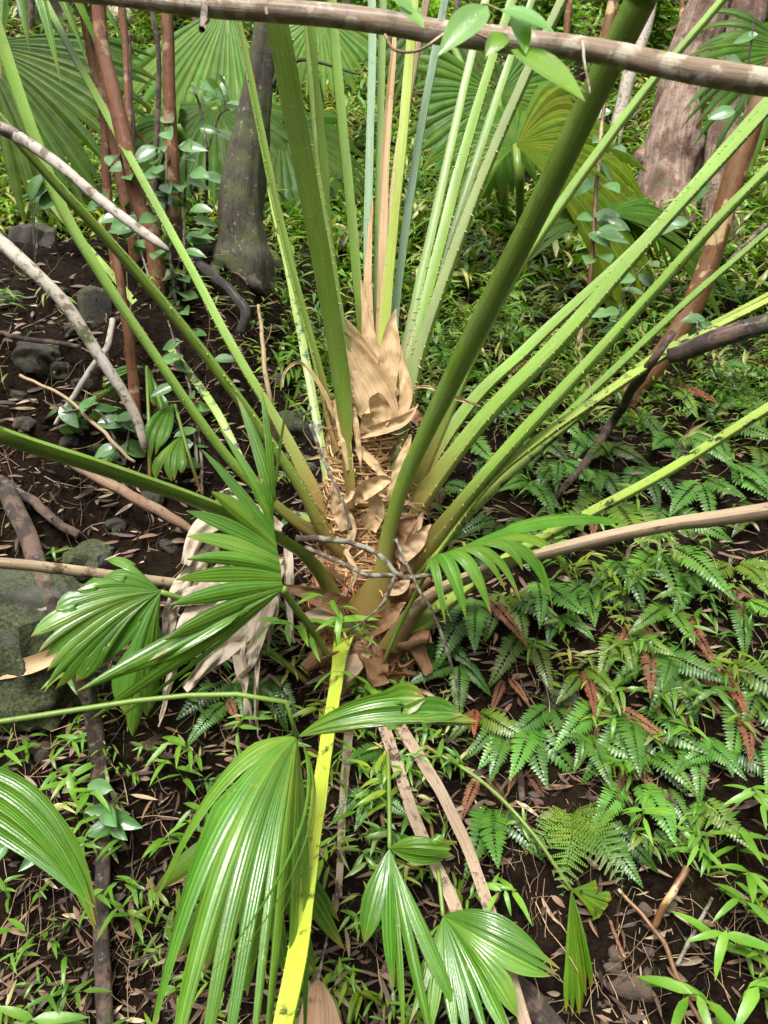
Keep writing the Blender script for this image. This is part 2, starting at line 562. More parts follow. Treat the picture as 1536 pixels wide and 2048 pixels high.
M['grass'] = leaf_mat('broad_grass_leaf', (.058, .155, .012), (.108, .22, .024), .40, .25, .3)
M['oval'] = leaf_mat('oval_leaf', (.060, .155, .038), (.11, .22, .075), .28, 1.0, .22)
M['vine'] = leaf_mat('vine_leaf', (.13, .27, .06), (.20, .36, .09), .3, .6, .4)
M['shrubleaf'] = leaf_mat('understory_leaf', (.075, .17, .022), (.15, .25, .05), .4, .3, .35)
GA, GB = (.105, .175, .022), (.145, .225, .033)
M['pet_ab'] = stalk_mat('stalk_green_back', GA, GB, 0, base=(.16, .10, .03))
M['pet_ad'] = stalk_mat('stalk_green_face', (.118, .212, .026), (.165, .26, .046), 0, base=(.18, .11, .035))
M['pet_mid'] = stalk_mat('stalk_fresh_back', (.088, .165, .018), (.125, .21, .032), 0, base=(.17, .11, .03))
M['pet_pale'] = stalk_mat('stalk_pale_back', (.14, .225, .042), (.195, .28, .07), 0, base=(.19, .12, .04))
M['pet_grey'] = stalk_mat('stalk_grey_green', (.16, .205, .075), (.22, .265, .115), 0)
M['pet_teal'] = stalk_mat('stalk_waxy_teal', (.14, .24, .125), (.26, .37, .23), 0)
M['pet_yel'] = stalk_mat('stalk_yellow_green', (.22, .29, .04), (.32, .38, .07), 0)
M['pet_tan'] = stalk_mat('stalk_tan_dry', (.36, .25, .14), (.52, .39, .24), 0, rough=.7, coat=0)
M['pet_old'] = stalk_mat('stalk_old_lichen', (.15, .23, .03), (.22, .30, .05), .62)
M['pet_old_lt'] = stalk_mat('stalk_old_light', (.18, .27, .035), (.27, .34, .07), .45)
M['pet_yellow'] = stalk_mat('stalk_bright_yellow', (.24, .325, .022), (.37, .43, .045), .42, lcol=(.055, .055, .010))
M['pet_stub'] = stalk_mat('old_leaf_base', (.10, .045, .020), (.24, .13, .06), .5, rough=.85, coat=0, lcol=(.03, .015, .008))
M['pet_dead'] = stalk_mat('stalk_dead_tan', (.24, .17, .105), (.40, .31, .20), .35, rough=.8, coat=0, base=(.13, .10, .02), lcol=(.10, .065, .04))
M['pet_dead2'] = stalk_mat('stalk_dead_grey', (.17, .11, .07), (.38, .29, .20), .6, rough=.85, coat=0, base=(.12, .04, .018), lcol=(.045, .03, .022))
M['thorn'] = bark_mat('thorn', (.38, .33, .10), (.30, .22, .07), rough=.5, bstr=.1)
M['fiber'] = dry_mat('palm_fibre', (.32, .175, .070), (.52, .34, .16), (.15, .07, .026), trans=0)
M['trunk'] = dry_mat('trunk_matting', (.10, .050, .022), (.24, .135, .06), (.035, .018, .009), streak=(5, 5, 40), trans=0)
M['sheath'] = dry_mat('papery_sheath', (.34, .20, .085), (.60, .44, .25), (.26, .145, .06), streak=(13, 1.2, 1), trans=.2)
M['sheath_red'] = dry_mat('old_brown_sheath', (.13, .058, .027), (.29, .155, .075), (.045, .022, .012), streak=(11, 2, 1), trans=.05)
M['bleach'] = dry_mat('bleached_leaf', (.27, .20, .13), (.52, .45, .35), (.15, .095, .055), streak=(12, 1.5, 1), trans=.15)
M['dead'] = dry_mat('dead_leaf', (.26, .165, .085), (.40, .28, .155), (.13, .075, .04), trans=.12)
M['rust'] = dry_mat('rusty_fern', (.12, .045, .018), (.20, .085, .035), (.06, .028, .014), trans=.1)
M['litter'] = dry_mat('leaf_litter', (.5, .5, .5), (.8, .8, .8), (.3, .3, .3), trans=.05, rough=.5)
M['bark_branch'] = bark_mat('branch_bark', (.15, .09, .05), (.33, .245, .155), (.46, .39, .29), 26, moss=.0, rough=.6, coat=.15)
M['bark_red'] = bark_mat('red_bark', (.085, .030, .015), (.24, .095, .042), (.30, .20, .105), 11, (1.6, 1.6, .8), rough=.5, coat=.2, bstr=.5, lo=.56, hi=.60)
M['bark_guava'] = bark_mat('peeling_bark', (.085, .038, .014), (.22, .105, .040), (.44, .31, .15), 8, (2, 2, 1.2), rough=.4, coat=.3, bstr=.3, lo=.545, hi=.57)
M['bark_moss'] = bark_mat('mossy_bark', (.018, .014, .010), (.075, .06, .043), (.062, .07, .022), 13, moss=.3, rough=.85, lo=.46, hi=.6)
M['bark_flaky'] = bark_mat('flaky_bark', (.085, .042, .030), (.40, .29, .225), (.14, .078, .058), 9, (1.5, 1.5, .35), moss=.1, rough=.85, bstr=1.0)
M['bark_pale'] = bark_mat('pale_lichen_bark', (.33, .27, .22), (.56, .50, .43), (.16, .13, .08), 34, moss=.08, lo=.56, hi=.62, rough=.8)
M['bark_dark'] = bark_mat('dark_wet_bark', (.016, .010, .008), (.075, .048, .034), (.14, .085, .06), 17, moss=.16, rough=.75, coat=.04, bstr=.9)
M['twig'] = bark_mat('twig_bark', (.05, .034, .024), (.13, .095, .068), (.24, .23, .16), 38, rough=.75)
M['flat_dead'] = bark_mat('flaking_dead_stalk', (.13, .065, .035), (.36, .25, .155), (.22, .13, .075), 20, (3, 3, .6), rough=.85)
M['root_black'] = bark_mat('black_wet_root', (.006, .005, .005), (.035, .028, .024), (.05, .04, .03), 30, rough=.7, coat=.08, bstr=1.0)
M['rootm'] = bark_mat('straw', (.24, .165, .09), (.40, .29, .17), rough=.7, bstr=.2)
M['rock'] = rock_mat('mossy_rock', (.014, .011, .008), (.048, .038, .028), .55)
M['rock_moss'] = rock_mat('very_mossy_rock', (.04, .038, .03), (.085, .08, .065), .85)
M['stone'] = rock_mat('brown_stone', (.030, .019, .013), (.095, .064, .045), -.5)

# ------------------------------------------------------------------ ground
def axis(lo, hi, dlo, dhi, fine, grow):
    a = list(np.arange(dlo, dhi, fine))
    s = fine; x = a[-1]
    while x < hi: s *= grow; x += s; a.append(x)
    s = fine; x = a[0]; pre = []
    while x > lo: s *= grow; x -= s; pre.append(x)
    return np.array(pre[::-1] + a)
xs = axis(-45, 45, -1.9, 1.9, .021, 1.09)
ys = axis(-30, 70, 1.0, 4.2, .021, 1.06)
X, Y = np.meshgrid(xs, ys)
Z = gz(X, Y)
gv = np.stack([X, Y, Z], -1).reshape(-1, 3)
go = link('ground', mesh_from('ground', gv, grid_quads(len(ys), len(xs)), mats=(M['soil'],)))
tag(go, 'steep bank of dark wet soil rising into a wooded hillside', 'ground', kind='structure')

def blob(center, r, seed, sub=3, flat=.8, rough=.35, squash=(1, 1, 1)):
    """uneven stone: a subdivided cube pushed to a rough ball"""
    n = 2 ** sub + 1
    u = np.linspace(-1, 1, n)
    V, Q, off = [], [], 0
    for ax in range(3):
        for sg in (-1, 1):
            a, b = np.meshgrid(u, u)
            p = np.zeros((n, n, 3)); p[..., ax] = sg; p[..., (ax + 1) % 3] = a * sg; p[..., (ax + 2) % 3] = b
            V.append(p.reshape(-1, 3)); Q.append(grid_quads(n, n, off=off)); off += n * n
    V = np.vstack(V); Q = np.vstack(Q)
    D = nrm(V)
    boxy = V * .35 + D * .65
    k = 1 + rough * (fbm(D[:, 0] * 1.7 + D[:, 2] * .9 + seed, D[:, 1] * 1.7 - D[:, 2] * 1.1, seed, 4))
    Pq = boxy * k[:, None] * np.array(squash)[None, :]
    a = seed * 1.7
    Rz = np.array([[math.cos(a), -math.sin(a), 0], [math.sin(a), math.cos(a), 0], [0, 0, 1]])
    Pq = Pq @ Rz.T
    Pq[:, 2] *= flat
    return np.asarray(center) + r * Pq, Q, np.hstack([D])

rocks = [(70, 505, 62, 'rock', 'greenish grey boulder behind the dark stalk, at the left edge', (1.2, .8, 1)),
         (195, 625, 42, 'rock', 'upright grey stone slab beside the red stems in the cut bank', (.8, .5, 1.6)),
         (75, 715, 58, 'rock', 'low dark stone in the cut bank under the pale lichened branch', (1.3, .7, .7)),
         (250, 860, 34, 'rock', 'small rounded stone under the leafy sapling', (1, .8, .8)),
         (85, 1290, 150, 'rock_moss', 'big moss covered boulder below the left tan stalk', (1.0, .8, 1.15)),
         (225, 1300, 80, 'rock_moss', 'mossy stone tucked behind the drooping left fan leaf', (1, .8, .9)),
         (85, 1500, 32, 'stone', 'brown rounded stone at the foot of the mossy boulder', (1, .8, .8)),
         (200, 1120, 60, 'rock_moss', 'moss flecked stone just behind the dark fallen limb', (1.2, .8, .8)),
         (1250, 1965, 46, 'stone', 'large angular brown stone on the bare soil', (1.3, .8, .6)),
         (1230, 2035, 60, 'stone', 'flat brown stone at the bottom edge of the bare soil', (1.5, .8, .5)),
         (130, 60, 60, 'rock', 'grey rock high on the slope at the upper left', (1.5, 1, 1)),
         (830, 1560, 30, 'stone', 'dark stone half hidden right of the hanging dead stalks', (1, 1, .7)),
         (1120, 1390, 36, 'rock_moss', 'mossy lump of rock among the ferns', (1, 1, .8)),
         (590, 860, 60, 'rock', 'dark mossy rock just left of the palm trunk', (1, .8, .9))]
for i, (px, py, r, m, lab, sq) in enumerate(rocks):
    d = gdepth(px, py)
    p = at(px, py, d + r * d / FPX * (.35 if r < 100 else -.25))
    solo('rock', blob(p, r * d / FPX, 3 + i, 4 if r > 50 else 3, squash=sq), M[m], lab, 'rock', 'rocks in the bank')
LB = [(30, 600, 26), (120, 590, 20), (150, 660, 24), (40, 790, 22), (110, 740, 30), (165, 770, 18), (60, 850, 24), (140, 880, 18), (200, 900, 22), (300, 1000, 24), (240, 1050, 20), (350, 1090, 26), (560, 760, 26), (600, 940, 24), (540, 900, 22), (610, 800, 20)]
_late = sorted(LB)
ordn = ['first', 'second', 'third', 'fourth', 'fifth', 'sixth', 'seventh', 'eighth', 'ninth', 'tenth', 'eleventh', 'twelfth',
        'thirteenth', 'fourteenth', 'fifteenth', 'sixteenth', 'seventeenth', 'eighteenth', 'nineteenth', 'twentieth',
        'twenty-first', 'twenty-second', 'twenty-third', 'twenty-fourth', 'twenty-fifth', 'twenty-sixth', 'twenty-seventh',
        'twenty-eighth', 'twenty-ninth', 'thirtieth', 'thirty-first', 'thirty-second', 'thirty-third', 'thirty-fourth']
for i, (px, py, r) in enumerate(_late):
    d = gdepth(px, py)
    solo('rock', blob(at(px, py, d + r * d / FPX * .45), r * d / FPX, 130 + i, 3, rough=.6, squash=(1.2, .8, .8)), M['rock'], f'small dark mossy stone in the cut bank left of the palm, {ordn[i]} from the left', 'rock', 'small stones in the cut bank')
peb = sorted([(random.uniform(1060, 1420), random.uniform(1790, 2040), random.uniform(7, 20)) for _ in range(26)])
for i, (px, py, r) in enumerate(peb):
    d = gdepth(px, py)
    p = at(px, py, d)
    solo('stone', blob(p, r * d / FPX, 60 + i, 2, rough=.5, squash=(1.2, .8, .7)), M['stone'],
         f'small brown stone on the bare soil, {ordn[i]} from the left', 'stone', 'stones on the bare soil')

# ------------------------------------------------------------------ the fan palm
PB = G(735, 1275)
palm = root('fan_palm', 'large fan palm with thorny green stalks fanning out of a fibrous trunk', 'palm', PB)

core_px = [(735, 1330, 2.20, 270), (735, 1250, 2.16, 240), (733, 1150, 2.12, 190), (733, 1050, 2.09, 160), (735, 950, 2.06, 146),
           (737, 850, 2.03, 132), (742, 770, 2.01, 84), (748, 700, 1.99, 46)]
trunk = part('trunk', palm, ptube(core_px, 36, 90, .22, 5, 22), M['trunk'])
CP = W3(core_px); CDp = np.array([(p - CAM) @ FWD for p in CP])
core = cr(np.hstack([CP, (np.array([c[3] for c in core_px]) * CDp / FPX / 2)[:, None]]), 100)

def on_core(s, a, lift=0.004):
    """point on the trunk skin; s along 0..1, a angle (0 faces the camera, + to the right)"""
    f = s * 99; i = np.clip(np.floor(f).astype(int), 0, 98); k = (f - i)[..., None]
    c = core[i] * (1 - k) + core[i + 1] * k
    r = c[..., 3] + lift
    return c[..., :3] + r[..., None] * (np.sin(a)[..., None] * np.array([1, 0, 0]) + np.cos(a)[..., None] * np.array([0, -1, 0]))

geos, cols = [], []
for i in range(1700):
    s0 = random.random() * .92
    a0 = random.uniform(-2.0, 2.0)
    ln = random.uniform(.04, .16); lean = random.choice([-1, 1]) * random.uniform(.15, 1.1)
    if .34 < s0 < .8 and random.random() < .75:      # the cross-weave of the middle trunk
        ln = random.uniform(-.025, .025); lean = random.choice([-1, 1]) * random.uniform(.4, 1.3)
    t = np.linspace(0, 1, 7)
    P = on_core(np.clip(s0 + ln * t, 0, 1), a0 + lean * t + .10 * np.sin(t * 6 + i), .002 + .010 * random.random() + .014 * t * random.random())
    geos.append(ribbon(P, random.uniform(.0007, .0026) * (1.8 if random.random() < .1 else 1), np.array([0, -1, .1]) + rng.normal(0, .4, 3), rows=2))
    k = random.choice([.35, .6, .9, 1.15, 1.45, 1.75]); red = s0 < .36 and random.random() < .75
    cols.append(np.tile(np.array([k, k * (.66 if red else 1), k * (.5 if red else .95)]), (14, 1)))
fb = part('fiber', trunk, join(geos), M['fiber'], True, np.vstack(cols))
# loose hairs at the foot
geos = []
for i in range(700):
    s0 = random.uniform(-.02, .42) if random.random() < .8 else random.uniform(.4, .9)
    a0 = random.uniform(-2.2, 2.2)
    p = on_core(np.array([max(0, s0)]), np.array([a0]), .01)[0]
    if s0 < .1: p = p + np.array([random.uniform(-.1, .1), random.uniform(-.03, .02), random.uniform(-.08, .02)])
    P = [p]; v = nrm(np.array([math.sin(a0), -math.cos(a0), random.uniform(-.6, .8)]) + rng.normal(0, .6, 3))
    for k in range(6):
        v = nrm(v + rng.normal(0, .45, 3) + np.array([0, 0, -.15])); P.append(P[-1] + v * random.uniform(.006, .014))
    geos.append(tube(cr(np.array(P), 9), .0005, 3))
part('loose_fiber', trunk, join(geos), M['fiber'], True)

# papery sheaths (px, py, depth, width)
sh = [([(790, 850, 1.91, 30), (758, 790, 1.90, 62), (725, 735, 1.89, 56), (698, 690, 1.88, 34), (674, 655, 1.87, 3)], 'sheath', .3),
      ([(745, 850, 1.90, 20), (722, 800, 1.885, 44), (700, 752, 1.88, 34), (684, 715, 1.875, 16), (680, 690, 1.875, 3)], 'sheath', -.35),
      ([(735, 870, 1.90, 34), (752, 830, 1.89, 58), (748, 806, 1.875, 50), (738, 800, 1.86, 30)], 'sheath', .6),
      ([(800, 850, 1.91, 16), (812, 790, 1.90, 26), (806, 740, 1.90, 18), (800, 690, 1.9, 4)], 'sheath', .5),
      ([(700, 940, 1.91, 14), (690, 880, 1.90, 22), (676, 830, 1.90, 14), (668, 800, 1.9, 3)], 'sheath', .4),
      ([(780, 1000, 1.90, 18), (800, 940, 1.89, 28), (812, 900, 1.89, 18), (822, 868, 1.89, 3)], 'sheath', .4),
      ([(690, 1060, 1.92, 20), (676, 1020, 1.91, 26), (668, 985, 1.9, 14), (664, 960, 1.9, 3)], 'sheath', .4),
      ([(740, 1060, 1.91, 26), (752, 1020, 1.90, 34), (744, 985, 1.89, 20), (738, 960, 1.89, 5)], 'sheath', .5),
      ([(800, 1120, 1.92, 26), (832, 1085, 1.91, 34), (850, 1060, 1.9, 16), (862, 1048, 1.9, 3)], 'dead', .5),
      ([(780, 800, 1.92, 50), (735, 720, 1.92, 40), (700, 660, 1.91, 22), (668, 618, 1.9, 3)], 'sheath', .3),
      ([(760, 760, 1.93, 34), (742, 680, 1.93, 24), (730, 620, 1.93, 14), (722, 560, 1.93, 3)], 'sheath', .3),
      ([(770, 790, 1.92, 40), (780, 700, 1.92, 40), (784, 650, 1.92, 20), (792, 618, 1.92, 2)], 'sheath', .5),
      ([(745, 770, 1.94, 30), (735, 640, 1.95, 24), (738, 500, 1.96, 12), (745, 400, 1.96, 3)], 'sheath', .3),
      ([(758, 770, 1.95, 22), (764, 560, 1.96, 18), (770, 330, 1.95, 17), (785, 130, 1.93, 12), (790, 60, 1.93, 6)], 'sheath', .2),
      ([(712, 872, 1.91, 14), (770, 855, 1.88, 24), (810, 838, 1.87, 20), (836, 808, 1.86, 3)], 'sheath', .5),
      ([(708, 1005, 1.9, 12), (735, 978, 1.87, 34), (768, 962, 1.86, 24), (782, 962, 1.86, 5)], 'sheath', .6),
      ([(720, 975, 1.92, 10), (690, 1000, 1.89, 14), (675, 1012, 1.88, 3)], 'sheath', .5),
      ([(715, 895, 1.92, 18), (745, 925, 1.91, 18), (775, 960, 1.91, 10)], 'sheath', .4),
      ([(702, 800, 1.9, 10), (712, 850, 1.89, 12), (718, 900, 1.9, 10), (722, 930, 1.9, 3)], 'sheath', .4),
      ([(670, 835, 1.95, 8), (640, 770, 1.93, 9), (600, 725, 1.92, 6), (570, 745, 1.91, 5), (566, 775, 1.91, 2)], 'sheath', .4),
      ([(826, 775, 1.9, 5), (860, 775, 1.86, 7), (910, 795, 1.85, 8), (960, 812, 1.86, 3)], 'sheath', .4),
      ([(800, 800, 1.93, 14), (828, 830, 1.9, 24), (838, 850, 1.9, 10)], 'sheath_red', .4),
      ([(778, 1100, 1.96, 30), (810, 1060, 1.93, 44), (832, 1040, 1.93, 14)], 'sheath_red', .6),
      ([(812, 1140, 1.96, 26), (822, 1090, 1.92, 26), (840, 1040, 1.92, 12), (846, 1025, 1.92, 3)], 'dead', .5),
      ([(568, 1172, 1.86, 8), (610, 1185, 1.87, 26), (650, 1200, 1.9, 40), (690, 1215, 1.95, 44)], 'sheath_red', .4),
      ([(740, 1260, 1.97, 30), (775, 1235, 1.93, 36), (800, 1212, 1.92, 14), (812, 1205, 1.92, 3)], 'sheath_red', .5),
      ([(690, 1010, 1.97, 14), (704, 1060, 1.94, 18), (690, 1110, 1.93, 8)], 'sheath', .5),
      ([(690, 1100, 1.93, 8), (710, 1140, 1.91, 12), (700, 1180, 1.91, 5)], 'sheath', .4),
      ([(760, 1180, 1.95, 20), (800, 1175, 1.93, 26), (820, 1150, 1.93, 6)], 'dead', .5),
      ([(836, 900, 1.95, 6), (848, 860, 1.92, 8), (838, 825, 1.91, 5)], 'sheath_red', .4)]
for i, (pts, m, cu) in enumerate(sh):
    part('sheath', trunk, pribbon(pts, n=26, curl=cu, rows=9, crump=.009, seed=i), M[m])

for i in range(90):
    s0 = np.array([random.uniform(.02, .82)]); a0 = np.array([random.uniform(-1.5, 1.5)])
    p = on_core(s0, a0, .012)[0]
    v = nrm(np.array([math.sin(a0[0]), -math.cos(a0[0]) * .8, random.uniform(-1.2, .8)])); P = [p]
    for k in range(5):
        v = nrm(v + rng.normal(0, .35, 3)); P.append(P[-1] + v * random.uniform(.012, .03))
    c_ = cr(np.array(P), 12)
    part('shred', trunk, ribbon(c_, np.linspace(1, .15, 12) * random.uniform(.002, .007), np.array([0, -1, .3]), curl=.4, rows=3, twist=random.uniform(-1.5, 1.5)), M[random.choice(['sheath', 'dead', 'sheath_red', 'sheath'])])
AXIS = np.array([0.0, 0.0, 1.0])
PROF_AD = np.array([(-.5, 0), (-.3, -.05), (0, -.075), (.3, -.05), (.5, 0)])
PROF_AB = np.array([(.5, 0), (.5, -.12), (.43, -.33), (.24, -.50), (0, -.56), (-.24, -.50), (-.43, -.33), (-.5, -.12), (-.5, 0)])

def stalk(parent, pts, ab, ad, roll=0.0, thorns=1.0, n=64, name='petiole', tmax=.85, thick=1.0, seed=0, sag=None, slim=.78, base=.9):
    P = W3(pts)
    dep = np.array([(p - CAM) @ FWD for p in P])
    wd = np.array([q[3] for q in pts]) * dep / FPX * slim
    P, wd = run_on(pts, P, wd)
    C = cr(np.hstack([P, wd[:, None]]), n)
    X, wdt = C[:, :3], C[:, 3]
    q_ = np.linspace(0, 1, n)
    X = X + .007 * np.stack([fbm(q_ * 5, 0 * q_ + seed * 3.3 + k, 70 + k, 3) for k in range(3)], -1) * np.minimum(1, q_ * 5)[:, None]
    wdt = wdt * (1 + .10 * fbm(q_ * 9, 0 * q_ + seed * 1.7, 77, 3)) * (1 + base * np.clip(1 - q_ / .13, 0, 1) ** 2)
    T = tangents(X)
    A = AXIS if sag is None else np.asarray(sag, float)
    N = nrm(A[None, :] - (T @ A)[:, None] * T)
    B = np.cross(T, N)
    r = np.broadcast_to(np.asarray(roll, float), (n,))[:, None] if np.ndim(roll) == 0 else np.interp(np.linspace(0, 1, n), np.linspace(0, 1, len(roll)), roll)[:, None]
    N, B = N * np.cos(r) + B * np.sin(r), B * np.cos(r) - N * np.sin(r)
    s = np.concatenate([[0], np.cumsum(np.linalg.norm(np.diff(X, axis=0), axis=1))])
    sr = s / s[-1]
    def skin(prof, off):
        V = X[:, None, :] + (wdt[:, None] * prof[None, :, 0])[..., None] * B[:, None, :] + (wdt[:, None] * prof[None, :, 1] * thick)[..., None] * N[:, None, :]
        k = len(prof)
        L = np.stack([np.tile(prof[:, 0] * 2 + off, (n, 1)), np.tile(s[:, None] * 4, (1, k)), np.tile(sr[:, None], (1, k))], -1)
        return V.reshape(-1, 3), grid_quads(n, k), L.reshape(-1, 3)
    a = skin(PROF_AD, 0); b = skin(PROF_AB, 7)
    V, Q, L = join([a, b])
    o = part(name, parent, (V, Q, L), None, mats=[M[ad], M[ab]], midx=[0] * len(a[1]) + [1] * len(b[1]))
    if thorns:
        geos = []
        L_ = s[-1]
        for sg in (-1, 1):
            q = .05
            while q < L_ * tmax:
                i = int(np.searchsorted(s, q)); i = min(i, n - 2)
                size = (.0125 - .007 * q / L_) * random.uniform(.35, 1.25) * thorns * .85
                base = X[i] + (X[i + 1] - X[i]) * ((q - s[i]) / max(1e-6, s[i + 1] - s[i])) + B[i] * sg * wdt[i] * .495
                tip = base + B[i] * sg * size - T[i] * size * random.uniform(.1, .6) + N[i] * size * random.uniform(-.1, .5)
                geos.append(tube(np.array([base - B[i] * sg * .001, base * .5 + tip * .5 - T[i] * 0 , tip]), np.array([size * .28, size * .17, .0002]), 4))
                q += random.choice([random.uniform(.010, .022), random.uniform(.018, .05)])
        part('spines', o, join(geos), M['thorn'], True)
    return o

# (points, back material, face material, roll, thorns)
PET = [
 # behind first
 ([(668, 1000, 2.10, 20), (640, 880, 2.15, 24), (605, 700, 2.25, 24), (575, 540, 2.4, 20), (545, 400, 2.55, 18), (515, 250, 2.7, 16)], 'pet_old_lt', 'pet_old', -.4, .6),
 ([(640, 1040, 2.08, 22), (530, 1000, 2.12, 24), (430, 820, 2.25, 24), (340, 695, 2.4, 22), (215, 540, 2.6, 20), (60, 360, 2.9, 18)], 'pet_old_lt', 'pet_old', -.5, .5),
 ([(690, 1040, 2.05, 40), (640, 1000, 2.05, 36), (560, 850, 2.1, 32), (465, 690, 2.15, 30), (330, 440, 2.3, 26), (207, 215, 2.45, 24), (100, 20, 2.6, 22), (40, -110, 2.7, 20)], 'pet_mid', 'pet_ad', -.15, .8),
 ([(690, 1090, 2.02, 36), (585, 1030, 2.03, 36), (452, 905, 2.02, 36), (300, 690, 2.0, 36), (140, 440, 2.0, 40), (60, 250, 2.0, 42), (-5, 60, 2.0, 40), (-50, -90, 2.0, 40)], 'pet_mid', 'pet_ad', .05, .6),
 ([(736, 800, 1.97, 22), (735, 690, 1.97, 24), (738, 400, 1.97, 24), (742, 0, 1.93, 24), (744, -150, 1.92, 24)], 'pet_teal', 'pet_teal', 0, 0),
 ([(752, 800, 1.99, 24), (752, 690, 2.0, 24), (757, 400, 2.0, 23), (766, 60, 1.98, 22), (772, -140, 1.97, 22)], 'pet_ab', 'pet_ad', 0, 0),
 ([(782, 800, 1.97, 22), (793, 600, 1.99, 26), (835, 300, 2.02, 26), (880, 60, 2.04, 26), (905, -80, 2.05, 24)], 'pet_teal', 'pet_teal', 0, 0),
 ([(762, 800, 1.95, 26), (766, 640, 1.96, 28), (790, 350, 1.96, 28), (850, 20, 1.95, 26), (875, -120, 1.95, 24)], 'pet_grey', 'pet_tan', 0, 0),
 ([(742, 820, 1.98, 26), (728, 700, 1.98, 28), (700, 400, 1.96, 30), (668, 40, 1.92, 28), (655, -110, 1.9, 26)], 'pet_mid', 'pet_ad', 0, .3),
 ([(785, 820, 2.0, 24), (815, 680, 2.03, 26), (870, 430, 2.08, 26), (940, 120, 2.12, 24), (985, -60, 2.15, 24)], 'pet_pale', 'pet_ad', .3, .5),
 ([(756, 800, 1.93, 30), (766, 690, 1.93, 32), (790, 420, 1.91, 30), (815, 180, 1.89, 30), (835, -100, 1.87, 30)], 'pet_yel', 'pet_yel', 0, .4),
 ([(690, 900, 1.98, 30), (670, 850, 1.99, 30), (638, 730, 2.0, 30), (560, 430, 2.03, 29), (475, 30, 2.05, 26), (440, -140, 2.06, 24)], 'pet_pale', 'pet_ab', .35, .8),
 ([(735, 850, 1.95, 34), (712, 790, 1.94, 38), (690, 640, 1.88, 44), (655, 380, 1.8, 48), (615, 0, 1.7, 44), (598, -150, 1.66, 42)], 'pet_pale', 'pet_ad', 0, .6),
 ([(770, 880, 2.0, 30), (800, 790, 2.0, 32), (850, 600, 2.04, 34), (920, 330, 2.08, 33), (990, 100, 2.1, 32), (1040, -60, 2.12, 30)], 'pet_grey', 'pet_ad', .15, 1),
 ([(775, 940, 1.97, 36), (806, 830, 1.95, 40), (850, 650, 1.92, 44), (955, 370, 1.88, 42), (1060, 130, 1.86, 40), (1150, -60, 1.84, 40)], 'pet_mid', 'pet_grey', .2, 1),
 ([(770, 1060, 2.08, 40), (835, 950, 2.08, 44), (975, 640, 2.18, 42), (1095, 440, 2.3, 40), (1270, 200, 2.5, 36), (1440, 0, 2.7, 32), (1540, -120, 2.8, 30)], 'pet_ab', 'pet_ad', -.15, .5),
 ([(795, 1060, 2.08, 34), (840, 955, 2.08, 40), (945, 800, 2.10, 42), (1068, 683, 2.12, 40), (1285, 476, 2.16, 34), (1400, 350, 2.2, 30), (1560, 170, 2.28, 28)], 'pet_pale', 'pet_ad', .35, .6),
 ([(790, 900, 2.06, 26), (830, 760, 2.1, 28), (880, 560, 2.16, 28), (950, 330, 2.22, 26), (1010, 150, 2.28, 24), (1075, -30, 2.3, 22)], 'pet_mid', 'pet_ad', .3, .8),
 ([(835, 1120, 2.06, 24), (930, 1010, 2.08, 28), (1120, 840, 2.12, 28), (1330, 640, 2.18, 26), (1560, 440, 2.25, 24)], 'pet_old', 'pet_mid', .15, .8),
 ([(790, 1075, 2.04, 50), (835, 1000, 2.03, 56), (960, 840, 2.04, 64), (1110, 685, 2.05, 60), (1280, 495, 2.08, 48), (1450, 310, 2.12, 40), (1600, 150, 2.2, 34)], 'pet_mid', 'pet_ad', .16, 1.0),
 ([(810, 1130, 2.02, 48), (862, 1070, 2.0, 52), (1005, 905, 1.98, 54), (1210, 683, 1.95, 50), (1420, 450, 1.9, 44), (1570, 300, 1.88, 40)], 'pet_mid', 'pet_ad', .12, 1.0),
 ([(820, 1160, 2.04, 26), (880, 1085, 2.04, 30), (1015, 950, 2.06, 32), (1210, 785, 2.1, 28), (1340, 690, 2.15, 26), (1560, 575, 2.2, 24)], 'pet_old', 'pet_old_lt', .1, .9),
 ([(815, 1150, 2.0, 34), (868, 1095, 2.0, 36), (1000, 935, 2.0, 36), (1200, 790, 2.0, 34), (1370, 683, 2.0, 28), (1560, 590, 2.0, 26)], 'pet_old', 'pet_old_lt', .3, 1.0),
 ([(780, 1260, 2.02, 56), (850, 1232, 1.97, 56), (960, 1150, 1.93, 46), (1095, 1066, 1.88, 42), (1300, 955, 1.80, 40), (1560, 795, 1.70, 38)], 'pet_old_lt', 'pet_old_lt', .35, .5),
 ([(700, 1100, 2.0, 44), (655, 1050, 1.97, 50), (605, 965, 1.92, 50), (480, 795, 1.83, 50), (300, 565, 1.72, 52), (130, 375, 1.62, 50), (-10, 215, 1.55, 48), (-120, 80, 1.5, 46)], 'pet_ab', 'pet_ad', -.1, .8),
 ([(725, 1010, 1.96, 40), (712, 940, 1.94, 42), (685, 760, 1.86, 46), (620, 380, 1.62, 54), (548, 0, 1.42, 56), (520, -150, 1.36, 56)], 'pet_ab', 'pet_ad', 0, .8),
 ([(740, 1200, 2.0, 70), (745, 1155, 1.97, 60), (770, 1050, 1.92, 54), (815, 920, 1.84, 60), (905, 735, 1.70, 68), (1080, 390, 1.42, 76), (1270, 0, 1.18, 90), (1345, -150, 1.1, 94)], 'pet_ab', 'pet_ad', .12, 0.25),
 ([(700, 1230, 2.0, 44), (668, 1165, 1.96, 48), (605, 1095, 1.86, 50), (490, 1030, 1.68, 54), (300, 952, 1.46, 60), (0, 850, 1.2, 70), (-120, 812, 1.12, 72)], 'pet_ab', 'pet_ad', -.2, .25),
]
for i, (pts, ab, ad, roll, th) in enumerate(PET):
    o = stalk(palm, pts, ab, ad, roll, th, seed=i, slim=.80 if i >= len(PET) - 3 else .66)
